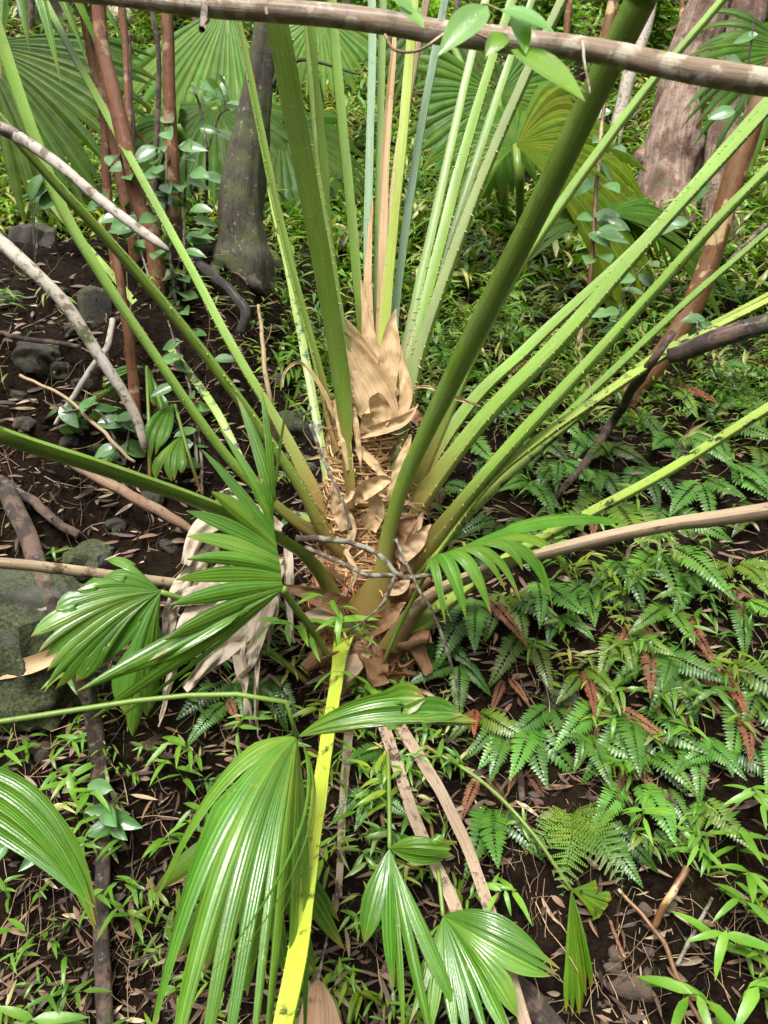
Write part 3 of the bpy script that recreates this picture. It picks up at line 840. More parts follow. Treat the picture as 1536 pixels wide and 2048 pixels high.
STUB = [([(712, 1240, 2.0, 70), (665, 1225, 1.93, 60), (615, 1232, 1.88, 40)], 'pet_dead'), ([(700, 1290, 2.0, 60), (650, 1300, 1.93, 50), (610, 1335, 1.9, 34)], 'pet_stub'),
        ([(770, 1290, 2.0, 64), (815, 1275, 1.94, 54), (858, 1268, 1.92, 40)], 'pet_stub'), ([(745, 1300, 2.0, 70), (752, 1330, 1.92, 60), (766, 1372, 1.9, 46)], 'pet_stub'),
        ([(790, 1200, 2.02, 60), (830, 1165, 1.95, 50), (862, 1150, 1.93, 30)], 'pet_stub'), ([(690, 1160, 2.02, 50), (650, 1130, 1.97, 44), (628, 1120, 1.95, 26)], 'pet_stub'),
        ([(720, 1300, 1.98, 60), (700, 1340, 1.92, 50), (672, 1385, 1.92, 30)], 'pet_dead'), ([(800, 1260, 2.0, 50), (838, 1300, 1.95, 44), (860, 1350, 1.94, 26)], 'pet_stub')]
for i, (pts, m) in enumerate(STUB):
    stalk(palm, pts, m, m, random.uniform(-.4, .4), .5, n=16, name='leaf_base', seed=60 + i, slim=.8, base=.3)
# the dying and dead stalks that still hang from the trunk
y = stalk(palm, [(690, 1265, 1.98, 34), (682, 1300, 1.93, 36), (655, 1450, 1.74, 38), (628, 1660, 1.45, 48), (598, 1880, 1.22, 56), (562, 2070, 1.08, 62), (535, 2250, 1.0, 64)], 'pet_yellow', 'pet_yellow', [.0, .25, .1, .3], .5, sag=(0, .3, 1), slim=.70)
y['label'] = 'bright yellow dying stalk drooping to the bottom edge'
dd = stalk(palm, [(770, 1270, 1.98, 60), (805, 1225, 1.94, 56), (860, 1180, 1.88, 50), (985, 1125, 1.78, 44), (1150, 1082, 1.66, 46), (1340, 1045, 1.56, 50), (1570, 1010, 1.45, 58)], 'pet_dead', 'pet_dead', .1, .35)
dd['label'] = 'dead tan stalk reaching out to the right'
for pts, lab in (([(715, 1340, -.05, 28), (742, 1385, -.10, 34), (828, 1640, -.13, 36), (912, 1820, -.14, 38), (1010, 2060, -.15, 42), (1040, 2140, -.15, 42)], 'tan dead stalk hanging down the bank'),
                 ([(770, 1400, -.05, 30), (805, 1460, -.10, 34), (930, 1690, -.12, 35), (1055, 2060, -.12, 38), (1080, 2140, -.12, 38)], 'redbrown topped dead stalk hanging down the bank'),
                 ([(705, 1420, -.03, 26), (692, 1490, -.05, 28), (684, 1650, -.05, 24), (678, 1790, -.05, 22)], 'short broken grey dead stalk')):
    o = stalk(palm, pts, 'pet_dead2', 'pet_dead2', .2, .3, sag=(0, -.6, 1), slim=.64)
    o['label'] = lab

dl = stalk(palm, [(690, 1180, 2.05, 30), (520, 1175, 2.0, 34), (330, 1158, 1.9, 36), (150, 1138, 1.82, 38), (-20, 1122, 1.76, 40), (-200, 1110, 1.7, 42)], 'pet_dead', 'pet_dead', .7, .2)
dl['label'] = 'dead tan stalk reaching out to the left'

# ------------------------------------------------------------------ fan leaves
def fan_geo(H, tips, mids, starts=None, split=.5, fold=.3, taper=1.5, nt=18, edge=1.0, cols=None, grow=.25, tipbrown=.5):
    H = np.asarray(H, float); tips = np.asarray(tips); mids = np.asarray(mids)
    k = len(tips)
    t = np.linspace(0, 1, nt)[:, None, None]
    hub = H[None, None, :] if starts is None else np.asarray(starts)[None]
    Cn = (1 - t) ** 2 * hub + 2 * t * (1 - t) * mids[None] + t ** 2 * tips[None]      # nt,k,3
    bd = np.zeros((nt, k + 1, 3))
    bd[:, 1:-1] = (Cn[:, 1:] + Cn[:, :-1]) / 2
    bd[:, 0] = Cn[:, 0] + (Cn[:, 0] - bd[:, 1]) * edge
    bd[:, -1] = Cn[:, -1] + (Cn[:, -1] - bd[:, -2]) * edge
    split = np.broadcast_to(np.asarray(split, float), (k,)); grow = np.broadcast_to(np.asarray(grow, float), (k,))
    tt = np.linspace(0, 1, nt)
    Vs, Qs, Ls, Cs = [], [], [], []
    nv = 5
    u = np.linspace(-1, 1, nv)
    for i in range(k):
        js = max(1, int(round(split[i] * (nt - 1))))
        Lb, Rb = bd[:, i].copy(), bd[:, i + 1].copy()
        c = Cn[:, i]
        T = tangents(c)
        for arr in (Lb, Rb):
            wv = arr[js] - c[js]
            wl = np.linalg.norm(wv); sd_ = wv / (wl + 1e-9)
            for j in range(js, nt):
                s = (tt[j] - tt[js]) / max(1e-6, 1 - tt[js])
                sdd = sd_ - (sd_ @ T[j]) * T[j]
                sdd = sdd / (np.linalg.norm(sdd) + 1e-9)
                arr[j] = c[j] + sdd * (wl * (1 + grow[i] * s) * max(0.0, 1 - s ** taper) + .0006)
        hw = np.linalg.norm(Rb - Lb, axis=1) / 2
        nn = nrm(np.cross(T, Rb - Lb))
        rid = c + nn * (fold * hw)[:, None]
        row = np.stack([Lb, (Lb + rid) / 2 + nn * (.06 * hw)[:, None], rid, (Rb + rid) / 2 + nn * (.06 * hw)[:, None], Rb], 1)
        Vs.append(row.reshape(-1, 3)); Qs.append(grid_quads(nt, nv, off=i * nt * nv))
        Ls.append(np.stack([np.tile(u, (nt, 1)), np.tile(tt[:, None], (1, nv)), np.full((nt, nv), i * .37)], -1).reshape(-1, 3))
        cc = np.ones((nt, nv, 3)) * random.uniform(.8, 1.15) * np.array([random.uniform(.9, 1.35), 1, 1])
        te = random.choice([.86, .91, .95])
        tb = np.clip((tt - te) / (1 - te), 0, 1)[:, None, None] * random.uniform(.3, 1.0)
        cc = cc * (1 - tb) + np.array([3.2, .85, 2.0]) * tb
        if cols is not None: cc = cc * np.asarray(cols)
        Cs.append(cc.reshape(-1, 3))
    return (np.vstack(Vs), np.vstack(Qs), np.vstack(Ls)), np.vstack(Cs)

def key_fan(hub, keys, n, arch=.03, droop=0.0, rib=None, **k):
    """keys: (px,py,d) tips or (px,py,d,mx,my,md) tips with mid control, in order round the fan"""
    H = at(*hub)
    tips, mids = [], []
    for q in keys:
        T_ = at(*q[:3])
        m = at(*q[3:6]) if len(q) == 6 else H * .5 + T_ * .5 + np.array([0, 0, arch])
        tips.append(T_); mids.append(m)
    D = np.hstack([np.array(tips), np.array(mids)])
    kk = len(D)
    if n != kk:
        s = np.linspace(0, kk - 1, n)
        Q_ = np.vstack([2 * D[0] - D[1], D, 2 * D[-1] - D[-2]])
        i = np.clip(np.floor(s).astype(int), 0, kk - 2); t = (s - i)[:, None]
        a, b, c, d = Q_[i], Q_[i + 1], Q_[i + 2], Q_[i + 3]
        D = 0.5 * ((2 * b) + (c - a) * t + (2 * a - 5 * b + 4 * c - d) * t * t + (3 * b - a - 3 * c + d) * t ** 3)
    D[:, :3] += rng.normal(0, .007, (n, 3)); D[:, 3:] += rng.normal(0, .004, (n, 3))
    st_ = None
    if rib is not None:
        rb = cr(W3(rib), 50)
        q = np.clip(np.linspace(1, 1 - (n - 1) / (n * .62), n), 0, 1)
        st_ = rb[(q * 49).astype(int)]
        D[:, 3:] += (st_ - H[None]) * .5
    return fan_geo(H, D[:, :3], D[:, 3:], starts=st_, **k)

def stem_tube(parent, pts, mat, n=20, name='petiole', sides=6):
    return part(name, parent, ptube(pts, sides, n, end=False), M[mat])

def young(label, fans, stems, mat='fan', group='young fan palm leaves', name='young_palm'):
    s0 = stems[0]
    p = W3([s0[0][:3]])[0]
    r = root(name, label, 'young palm', p, group)
    for pts in stems:
        stem_tube(r, pts, 'pet_ab')
    for f in fans:
        m = f.pop('mat', mat)
        geo, cc = key_fan(**f)
        part('blade', r, geo, M[m], C=cc)
    return r

young('young palm leaf with narrow pointed segments spread left in front of the trunk',
      [dict(hub=(566, 1178, 1.60), n=17, split=[.16] * 5 + [.34] * 12, fold=.22, taper=1.6, arch=.02, grow=[.6] * 5 + [.9] * 12, rib=[(566, 1178, 1.60), (558, 1120, 1.60), (548, 1060, 1.6), (545, 1010, 1.61)],
            keys=[(584, 785, 1.62, 574, 980, 1.60), (512, 765, 1.60, 560, 960, 1.60), (478, 800, 1.6, 548, 1000, 1.58), (440, 850, 1.58, 530, 1050, 1.56),
                  (408, 905, 1.56), (418, 985, 1.53), (366, 1028, 1.52), (368, 1062, 1.5), (368, 1108, 1.48), (355, 1163, 1.47), (338, 1218, 1.46),
                  (310, 1280, 1.46), (145, 1385, 1.42, 420, 1260, 1.5), (300, 1335, 1.46, 470, 1240, 1.52), (178, 1430, 1.45, 430, 1290, 1.52), (215, 1430, 1.48, 440, 1300, 1.54), (308, 1440, 1.5, 420, 1300, 1.54)])],
      [[(665, 1330, 1.95, 16), (625, 1260, 1.85, 16), (588, 1212, 1.72, 16), (566, 1178, 1.6, 16)]])
young('broad glossy young palm leaf drooping left over the mossy boulder',
      [dict(hub=(322, 1184, 1.78), n=17, split=[.5, .6, .78, .8, .75, .78, .82, .78, .72, .76, .8, .8, .45, .7, .8, .8, .8], fold=.14, taper=2.6, arch=.05, grow=.1,
            keys=[(216, 1126, 1.8), (190, 1170, 1.74), (120, 1210, 1.7), (66, 1275, 1.66), (84, 1300, 1.66), (95, 1325, 1.67), (85, 1368, 1.67), (130, 1375, 1.69),
                  (185, 1345, 1.72), (205, 1330, 1.74), (255, 1460, 1.76), (285, 1455, 1.78), (312, 1340, 1.8)])],
      [[(620, 1370, 2.0, 12), (520, 1285, 1.94, 12), (420, 1220, 1.86, 12), (322, 1184, 1.78, 12)]])
young('large glossy young palm leaf hanging in front of the bank beside the yellow stalk',
      [dict(hub=(594, 1474, 1.42), n=9, split=[.26, .44, .5, .44, .4, .38, .38, .36, .4], fold=.12, taper=3.2, arch=.03, edge=.8, grow=-.12,
            keys=[(268, 1900, 1.25, 430, 1480, 1.33), (290, 2150, 1.12, 400, 1560, 1.25), (325, 2230, 1.08, 440, 1600, 1.2), (385, 2260, 1.07, 480, 1650, 1.2), (430, 2260, 1.07, 510, 1680, 1.2),
                  (480, 2260, 1.07, 540, 1700, 1.2), (530, 2260, 1.08, 570, 1700, 1.22), (575, 2220, 1.12, 600, 1700, 1.26), (610, 2130, 1.2, 625, 1700, 1.32)]),
       dict(hub=(594, 1474, 1.42), n=6, split=.82, fold=.22, taper=2.4, arch=.02, edge=1.0,
            keys=[(850, 1400, 1.42, 700, 1390, 1.38), (940, 1434, 1.42, 720, 1408, 1.36), (958, 1437, 1.42, 730, 1425, 1.36), (930, 1441, 1.42, 730, 1445, 1.36), (800, 1452, 1.42, 690, 1460, 1.38)]),
       dict(hub=(600, 1476, 1.40), n=3, split=.2, fold=.3, taper=1.4, arch=.0,
            keys=[(440, 1945, 1.1, 690, 1650, 1.2), (450, 1950, 1.1, 700, 1650, 1.22), (470, 1950, 1.12, 705, 1640, 1.24)])],
      [[(-60, 1452, 1.3, 12), (100, 1428, 1.33, 12), (300, 1398, 1.36, 11), (450, 1388, 1.38, 11), (560, 1400, 1.39, 10), (598, 1430, 1.4, 10), (594, 1474, 1.42, 10)]])
young('dark palm leaf half hidden behind the large hanging one',
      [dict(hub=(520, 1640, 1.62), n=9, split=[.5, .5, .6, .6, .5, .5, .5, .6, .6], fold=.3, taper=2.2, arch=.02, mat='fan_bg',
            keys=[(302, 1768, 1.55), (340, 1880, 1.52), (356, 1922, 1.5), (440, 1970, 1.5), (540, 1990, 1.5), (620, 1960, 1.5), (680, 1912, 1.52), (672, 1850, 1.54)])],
      [[(600, 1480, -.04, 10), (560, 1560, 1.72, 10), (520, 1640, 1.62, 10)]])
young('single wide arching palm leaf entering from the left edge',
      [dict(hub=(-210, 1560, 1.25), n=5, split=.78, fold=.25, taper=1.7, arch=.05, edge=1,
            keys=[(192, 1815, 1.2, 95, 1440, 1.2), (196, 1836, 1.2, 70, 1480, 1.2), (196, 1842, 1.2, 45, 1530, 1.2), (192, 1836, 1.2, 20, 1580, 1.2), (186, 1815, 1.2, -5, 1640, 1.2)])],
      [[(-420, 1700, 1.4, 16), (-300, 1600, 1.3, 16), (-210, 1560, 1.25, 16)]])
young('small young palm leaf with drooping lobes below the two hanging dead stalks',
      [dict(hub=(779, 1697, 1.62), n=5, split=[.3, .25, .25, .25, .3], fold=.25, taper=1.9, arch=.02, grow=3.2,
            keys=[(728, 1880, 1.55), (790, 1960, 1.5), (810, 2080, 1.46, 785, 1840, 1.52), (868, 2080, 1.44, 810, 1850, 1.5), (925, 2035, 1.46, 830, 1830, 1.52)]),
       dict(hub=(779, 1697, 1.62), n=5, split=.85, fold=.35, taper=3, arch=.0,
            keys=[(900, 1684, 1.6, 830, 1665, 1.58), (914, 1690, 1.6, 840, 1675, 1.56), (915, 1694, 1.6, 840, 1695, 1.56), (890, 1725, 1.6, 830, 1722, 1.58)])],
      [[(774, 1460, -.06, 8), (778, 1580, 1.7, 9), (779, 1697, 1.62, 9)]])
young('wide young palm leaf with long spread lobes at the bottom, right of the small one',
      [dict(hub=(886, 1832, 1.58), n=12, split=[.55, .62, .7, .62, .7, .72, .5, .6, .6, .6, .6, .6], fold=.2, taper=1.8, arch=.03,
            keys=[(1092, 1912, 1.5, 980, 1800, 1.5), (1124, 1958, 1.48, 980, 1850, 1.48), (1120, 1962, 1.48, 970, 1880, 1.48), (1030, 2050, 1.44, 960, 1920, 1.46), (1010, 2090, 1.43), (950, 2100, 1.43), (890, 2090, 1.43), (840, 2060, 1.45), (810, 2020, 1.48)])],
      [[(862, 1650, -.05, 8), (876, 1740, 1.64, 9), (886, 1832, 1.58, 9)]])
young('small yellowing palm leaf hanging over the bare soil',
      [dict(hub=(1142, 1779, 1.68), n=6, split=[.75, .7, .8, .72, .75, .8], fold=.35, taper=2.2, arch=.02, mat='fan_yellow',
            keys=[(1140, 2015, 1.6), (1150, 2030, 1.6), (1165, 1985, 1.6), (1182, 1975, 1.6)], cols=(.75, .95, .8)),
       dict(hub=(1142, 1779, 1.68), n=4, split=.9, fold=.35, taper=3, arch=.0, mat='fan_yellow', cols=(.65, .85, .8),
            keys=[(1205, 1785, 1.67), (1218, 1808, 1.66), (1205, 1830, 1.66)])],
      [[(830, 1480, -.03, 8), (960, 1560, -.07, 8), (1060, 1660, -.08, 8), (1142, 1779, 1.68, 8)]])
young('light green palm leaf arching over with narrow drooping segments, right of the trunk',
      [dict(hub=(860, 1130, 1.72), n=11, split=.40, fold=.25, taper=1.5, arch=.0, edge=.8, grow=.9,
            keys=[(893, 1240, 1.6, 838, 1080, 1.62), (900, 1235, 1.6, 860, 1070, 1.62), (955, 1240, 1.6, 905, 1050, 1.62), (1003, 1190, 1.62, 950, 1040, 1.64), (1030, 1196, 1.63, 975, 1030, 1.66), (1055, 1130, 1.66, 1020, 1030, 1.68),
                  (1125, 1220, 1.68, 1080, 1010, 1.7), (1118, 1190, 1.7, 1090, 1010, 1.74), (1272, 1038, 1.85, 1060, 1010, 1.8)])],
      [[(760, 1340, 1.95, 9), (800, 1250, 1.86, 9), (835, 1180, 1.78, 10), (860, 1130, 1.72, 10)]], mat='fan_light')
young('young palm with three pleated leaflets under the sapling',
      [dict(hub=(288, 733, 2.35), n=4, split=.95, fold=.35, taper=6, arch=.02, keys=[(215, 740, 2.3), (205, 775, 2.28), (200, 805, 2.28)]),
       dict(hub=(298, 735, 2.35), n=3, split=.9, fold=.35, taper=3, arch=.02, keys=[(310, 815, 2.28), (325, 835, 2.28), (335, 815, 2.28)]),
       dict(hub=(345, 808, 2.3), n=4, split=.55, fold=.3, taper=2.2, arch=.03, mat='fan_light', keys=[(290, 905, 2.22, 290, 840, 2.22), (305, 912, 2.22, 315, 850, 2.22), (318, 900, 2.22, 345, 860, 2.22)]),
       dict(hub=(365, 872, 2.25), n=4, split=.6, fold=.3, taper=2.4, arch=.03, mat='fan_light', keys=[(320, 955, 2.18, 310, 900, 2.18), (340, 965, 2.18, 335, 910, 2.18), (358, 955, 2.18, 368, 920, 2.18)])],
      [[(300, 960, -.02, 9), (298, 850, -.1, 8), (293, 733, 2.35, 7)], [(400, 980, -.02, 7), (375, 900, -.1, 7), (350, 810, 2.3, 7)]])

# bleached dead leaf behind the left fan: torn strips
bl = root('dead_palm_leaf', 'torn bleached white dead palm leaf hanging behind the left fan leaf', 'dead leaf', W3([(470, 1420, -.02)])[0])
strips = [[(560, 1060, 1.95, 30), (470, 1020, 1.9, 60), (400, 1060, 1.86, 40), (372, 1130, 1.84, 20)],
          [(540, 1090, 1.95, 40), (460, 1150, 1.86, 70), (390, 1230, 1.82, 50), (345, 1330, 1.8, 18)],
          [(560, 1120, 1.95, 36), (500, 1230, 1.86, 60), (430, 1310, 1.82, 46), (370, 1380, 1.8, 14)],
          [(575, 1080, 1.95, 16), (580, 1180, 1.88, 22), (582, 1240, 1.86, 16), (584, 1285, 1.86, 6)],
          [(560, 1130, 1.92, 20), (535, 1220, 1.86, 26), (505, 1310, 1.84, 24), (470, 1365, 1.84, 6)],
          [(430, 1090, 1.9, 30), (360, 1180, 1.84, 34), (335, 1260, 1.83, 24), (325, 1320, 1.83, 6)],
          [(520, 1050, 1.94, 16), (470, 990, 1.93, 24), (440, 985, 1.92, 6)],
          [(545, 1110, 1.94, 14), (552, 1200, 1.88, 18), (540, 1260, 1.87, 10), (536, 1300, 1.87, 3)],
          [(500, 1180, 1.9, 20), (480, 1300, 1.84, 26), (492, 1370, 1.85, 18), (500, 1450, 1.86, 4)],
          [(400, 1250, 1.86, 16), (360, 1300, 1.83, 20), (330, 1400, 1.82, 12), (322, 1450, 1.82, 4)],
          [(560, 1170, 1.9, 9), (520, 1290, 1.85, 10), (512, 1400, 1.85, 9), (516, 1470, 1.86, 4)],
          [(470, 1140, 1.88, 40), (420, 1180, 1.84, 46), (360, 1200, 1.82, 30), (340, 1220, 1.82, 6)]]
for i, s_ in enumerate(strips):
    part('strip', bl, pribbon(s_, n=24, curl=random.uniform(-.3, .4), rows=9, crump=.035, seed=40 + i, twist=random.uniform(-.6, .6)), M['bleach'])
bd_ = root('dead_palm_leaf', 'folded brown dead palm leaf at the bottom edge behind the yellow stalk', 'dead leaf', W3([(640, 2080, -.05)])[0])
g_, c_ = key_fan((636, 1958, 1.45), [(575, 2090, 1.36, 596, 1975, 1.38), (610, 2140, 1.35, 615, 2000, 1.36), (650, 2145, 1.35, 648, 2000, 1.36), (690, 2090, 1.36, 672, 1975, 1.38)], 9, split=.9, fold=.3, taper=4)
part('blade', bd_, g_, M['dead'], C=c_ * .85)
part('petiole', bd_, ptube([(668, 1790, -.03, 5), (655, 1870, 1.55, 5), (636, 1958, 1.45, 6)], 5), M['twig'])
lo = root('dead_palm_leaf', 'curled tan strip of dead leaf lying across the mossy boulder', 'dead leaf', W3([(70, 1340, -.12)])[0])
part('strip', lo, pribbon([(-30, 1352, -.16, 24), (60, 1330, -.22, 34), (140, 1302, -.2, 26), (260, 1290, -.12, 14), (330, 1280, -.06, 8)], n=24, curl=.4, rows=5, crump=.01), M['dead'], C=np.array([1.3, 1.3, 1.3]))

# background palms
def radial(hub, a0, a1, rad, n, tilt=(0, -1, .5), droop=.25, d2=0.0, split=.5, mat='fan', **k):
    """a fan leaf lying in its own plane; angles in degrees, 0 = right, 90 = up, measured in that plane"""
    H = at(*hub)
    nr = nrm(np.array(tilt, float))
    ex = nrm(np.cross(np.array([0, 0, 1.0]), nr)); ex = ex if ex[0] > 0 else -ex
    ey = np.cross(nr, ex); ey = ey if ey[2] > 0 else -ey
    tips, mids = [], []
    for i in range(n):
        a = R(a0 + (a1 - a0) * i / (n - 1)) + random.uniform(-.02, .02)
        rr = rad * random.uniform(.9, 1.06)
        v = ex * math.cos(a) + ey * math.sin(a)
        tips.append(H + v * rr * .92 + np.array([0, 0, -droop * rr * random.uniform(.7, 1.3)]) + nr * rr * random.uniform(-.05, .05))
        mids.append(H + v * rr * .55 + np.array([0, 0, droop * rr * .12]))
    return fan_geo(H, tips, mids, split=split, **k)

def bgpalm(label, hubs, stems, group='fan palms behind'):
    r = root('fan_palm', label, 'palm', W3([stems[0][0][:3]])[0], group)
    for s_ in stems: stem_tube(r, s_, 'pet_ab', sides=8)
    for h in hubs:
        m = h.pop('mat')
        geo, cc = radial(**h)
        part('blade', r, geo, M[m], C=cc)
    return r

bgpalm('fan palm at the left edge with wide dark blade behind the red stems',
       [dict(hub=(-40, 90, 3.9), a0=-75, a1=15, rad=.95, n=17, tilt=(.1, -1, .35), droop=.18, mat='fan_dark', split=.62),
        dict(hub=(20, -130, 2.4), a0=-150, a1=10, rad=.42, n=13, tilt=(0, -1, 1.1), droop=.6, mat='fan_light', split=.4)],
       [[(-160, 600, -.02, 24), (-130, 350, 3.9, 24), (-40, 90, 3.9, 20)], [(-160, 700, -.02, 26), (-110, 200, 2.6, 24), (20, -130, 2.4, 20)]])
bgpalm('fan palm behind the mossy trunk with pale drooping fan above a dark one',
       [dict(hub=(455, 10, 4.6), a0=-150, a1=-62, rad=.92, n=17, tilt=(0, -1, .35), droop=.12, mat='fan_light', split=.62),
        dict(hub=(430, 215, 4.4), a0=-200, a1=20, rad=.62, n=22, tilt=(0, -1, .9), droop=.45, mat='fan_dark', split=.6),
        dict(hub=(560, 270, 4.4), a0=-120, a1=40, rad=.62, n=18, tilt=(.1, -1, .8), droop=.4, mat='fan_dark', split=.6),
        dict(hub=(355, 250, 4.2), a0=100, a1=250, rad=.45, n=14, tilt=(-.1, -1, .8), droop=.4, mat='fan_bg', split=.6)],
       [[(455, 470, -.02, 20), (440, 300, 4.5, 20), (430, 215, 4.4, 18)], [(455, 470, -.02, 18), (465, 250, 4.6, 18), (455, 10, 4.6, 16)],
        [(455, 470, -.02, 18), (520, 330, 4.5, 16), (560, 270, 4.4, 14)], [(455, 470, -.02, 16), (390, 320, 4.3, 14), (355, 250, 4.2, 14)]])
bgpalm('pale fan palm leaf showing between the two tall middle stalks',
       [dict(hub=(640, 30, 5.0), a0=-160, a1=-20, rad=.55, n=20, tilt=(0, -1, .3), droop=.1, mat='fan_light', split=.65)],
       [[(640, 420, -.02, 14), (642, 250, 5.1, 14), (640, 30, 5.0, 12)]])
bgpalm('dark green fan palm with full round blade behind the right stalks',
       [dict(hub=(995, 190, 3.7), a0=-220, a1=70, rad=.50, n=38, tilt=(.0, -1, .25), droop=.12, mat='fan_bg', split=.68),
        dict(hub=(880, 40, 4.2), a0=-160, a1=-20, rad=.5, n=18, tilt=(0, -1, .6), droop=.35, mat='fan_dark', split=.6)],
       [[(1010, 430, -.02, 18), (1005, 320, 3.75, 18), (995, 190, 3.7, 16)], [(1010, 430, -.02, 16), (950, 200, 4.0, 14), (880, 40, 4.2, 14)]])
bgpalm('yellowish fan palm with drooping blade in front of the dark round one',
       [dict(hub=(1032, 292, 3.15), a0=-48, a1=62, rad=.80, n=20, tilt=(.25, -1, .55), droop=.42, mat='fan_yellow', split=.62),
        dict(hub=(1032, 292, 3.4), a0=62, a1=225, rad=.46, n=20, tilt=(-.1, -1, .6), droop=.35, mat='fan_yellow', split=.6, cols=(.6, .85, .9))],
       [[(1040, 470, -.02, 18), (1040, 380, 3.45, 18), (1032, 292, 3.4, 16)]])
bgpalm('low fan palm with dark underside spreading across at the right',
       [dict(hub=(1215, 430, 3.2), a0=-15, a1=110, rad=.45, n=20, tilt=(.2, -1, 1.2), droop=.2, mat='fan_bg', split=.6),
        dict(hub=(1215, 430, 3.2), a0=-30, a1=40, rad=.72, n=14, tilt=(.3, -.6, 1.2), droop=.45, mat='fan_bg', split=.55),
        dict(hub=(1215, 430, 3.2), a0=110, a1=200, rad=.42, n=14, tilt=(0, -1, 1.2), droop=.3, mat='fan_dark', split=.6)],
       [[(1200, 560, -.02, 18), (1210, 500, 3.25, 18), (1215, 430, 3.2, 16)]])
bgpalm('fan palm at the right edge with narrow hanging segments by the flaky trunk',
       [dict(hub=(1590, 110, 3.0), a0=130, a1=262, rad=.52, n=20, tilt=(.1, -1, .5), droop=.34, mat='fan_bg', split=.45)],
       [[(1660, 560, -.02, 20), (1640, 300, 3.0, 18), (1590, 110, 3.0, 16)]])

# ------------------------------------------------------------------ trees, stems and branches
def tree(name, label, stems, mat, cat='tree', group=None, extra_parts=(), upright=True):
    first = stems[0] if isinstance(stems[0], list) else stems[0][0]
    p = W3([first[0][:3]])[0]
    r = root(name, label, cat, p, group)
    if upright:
        up_ = lambda q, k: (q[0], q[1], (p[1] + k) / (math.cos(PITCH) - math.sin(PITCH) * (q[1] - 1024) / FPX), q[3])
        stems = [([up_(q, 0 if i == 0 else -.02) for q in s_], {}) if isinstance(s_, list) else ([up_(q, 0 if i == 0 else -.02) for q in s_[0]], s_[1]) for i, s_ in enumerate(stems)]
    for i, (pts, kw) in enumerate([(s_, {}) if isinstance(s_, list) else s_ for s_ in stems]):
        part('trunk' if i == 0 else 'limb', r, ptube(pts, kw.get('sides', 14), kw.get('n', 40), kw.get('rough', .2), kw.get('seed', i), kw.get('scale', 5), kw.get('wob', .01), .35 if i == 0 else 0, kw.get('fiss', 0)), M[kw.get('mat', mat)])
    for nm, pts, kw in extra_parts:
        part(nm, r, ptube(pts, kw.get('sides', 8), kw.get('n', 20), .2, 3, 9, kw.get('wob', .006)), M[kw.get('mat', mat)])
    return r

tree('tree', 'mossy grey tree trunk with dark spreading roots behind the left stalks',
     [([(488, 530, -.02, 112), (486, 490, -.08, 96), (482, 420, 4.15, 86), (490, 330, 4.1, 78), (505, 220, 4.1, 62), (522, 100, 4.1, 56), (532, 30, 4.1, 54), (540, -200, 4.1, 50)], dict(sides=40, n=110, rough=.3, scale=4, fiss=.10)),
      ([(520, 190, 4.1, 14), (560, 150, 4.05, 9), (610, 120, 4.0, 7), (720, 150, 4.0, 4)], dict(wob=.02))], 'bark_moss',
     extra_parts=[('root', [(470, 490, -.06, 40), (440, 530, -.03, 28), (400, 560, 0, 14)], {}), ('root', [(500, 510, -.06, 36), (505, 560, -.03, 24), (528, 590, 0, 10)], {}),
                  ('root', [(520, 500, -.06, 40), (560, 530, -.03, 26), (600, 550, 0, 10)], {}), ('root', [(455, 500, -.05, 30), (430, 545, -.03, 22), (445, 590, 0, 10)], {})])
tree('tree', 'thick leaning tree trunk with flaky pinkish bark at the upper right',
     [([(1330, 440, -.02, 128), (1332, 390, -.1, 118), (1336, 340, 4.5, 112), (1345, 270, 4.5, 108), (1372, 150, 4.5, 92), (1405, 50, 4.55, 88), (1440, -60, 4.6, 86), (1480, -200, 4.6, 84)], dict(sides=64, n=160, rough=.35, scale=5, fiss=.22)),
      ([(1320, 300, 4.45, 60), (1296, 312, 4.38, 50), (1276, 322, 4.34, 34)], dict(sides=14, rough=.9))], 'bark_flaky')
tree('tree', 'second flaky pale trunk just right of the thick leaning one',
     [([(1440, 470, -.02, 80), (1438, 400, 5.0, 66), (1445, 250, 5.0, 60), (1475, 100, 5.0, 62), (1500, 0, 5.0, 66), (1525, -180, 5.0, 64)], dict(sides=48, n=120, rough=.25, fiss=.2))], 'bark_flaky')
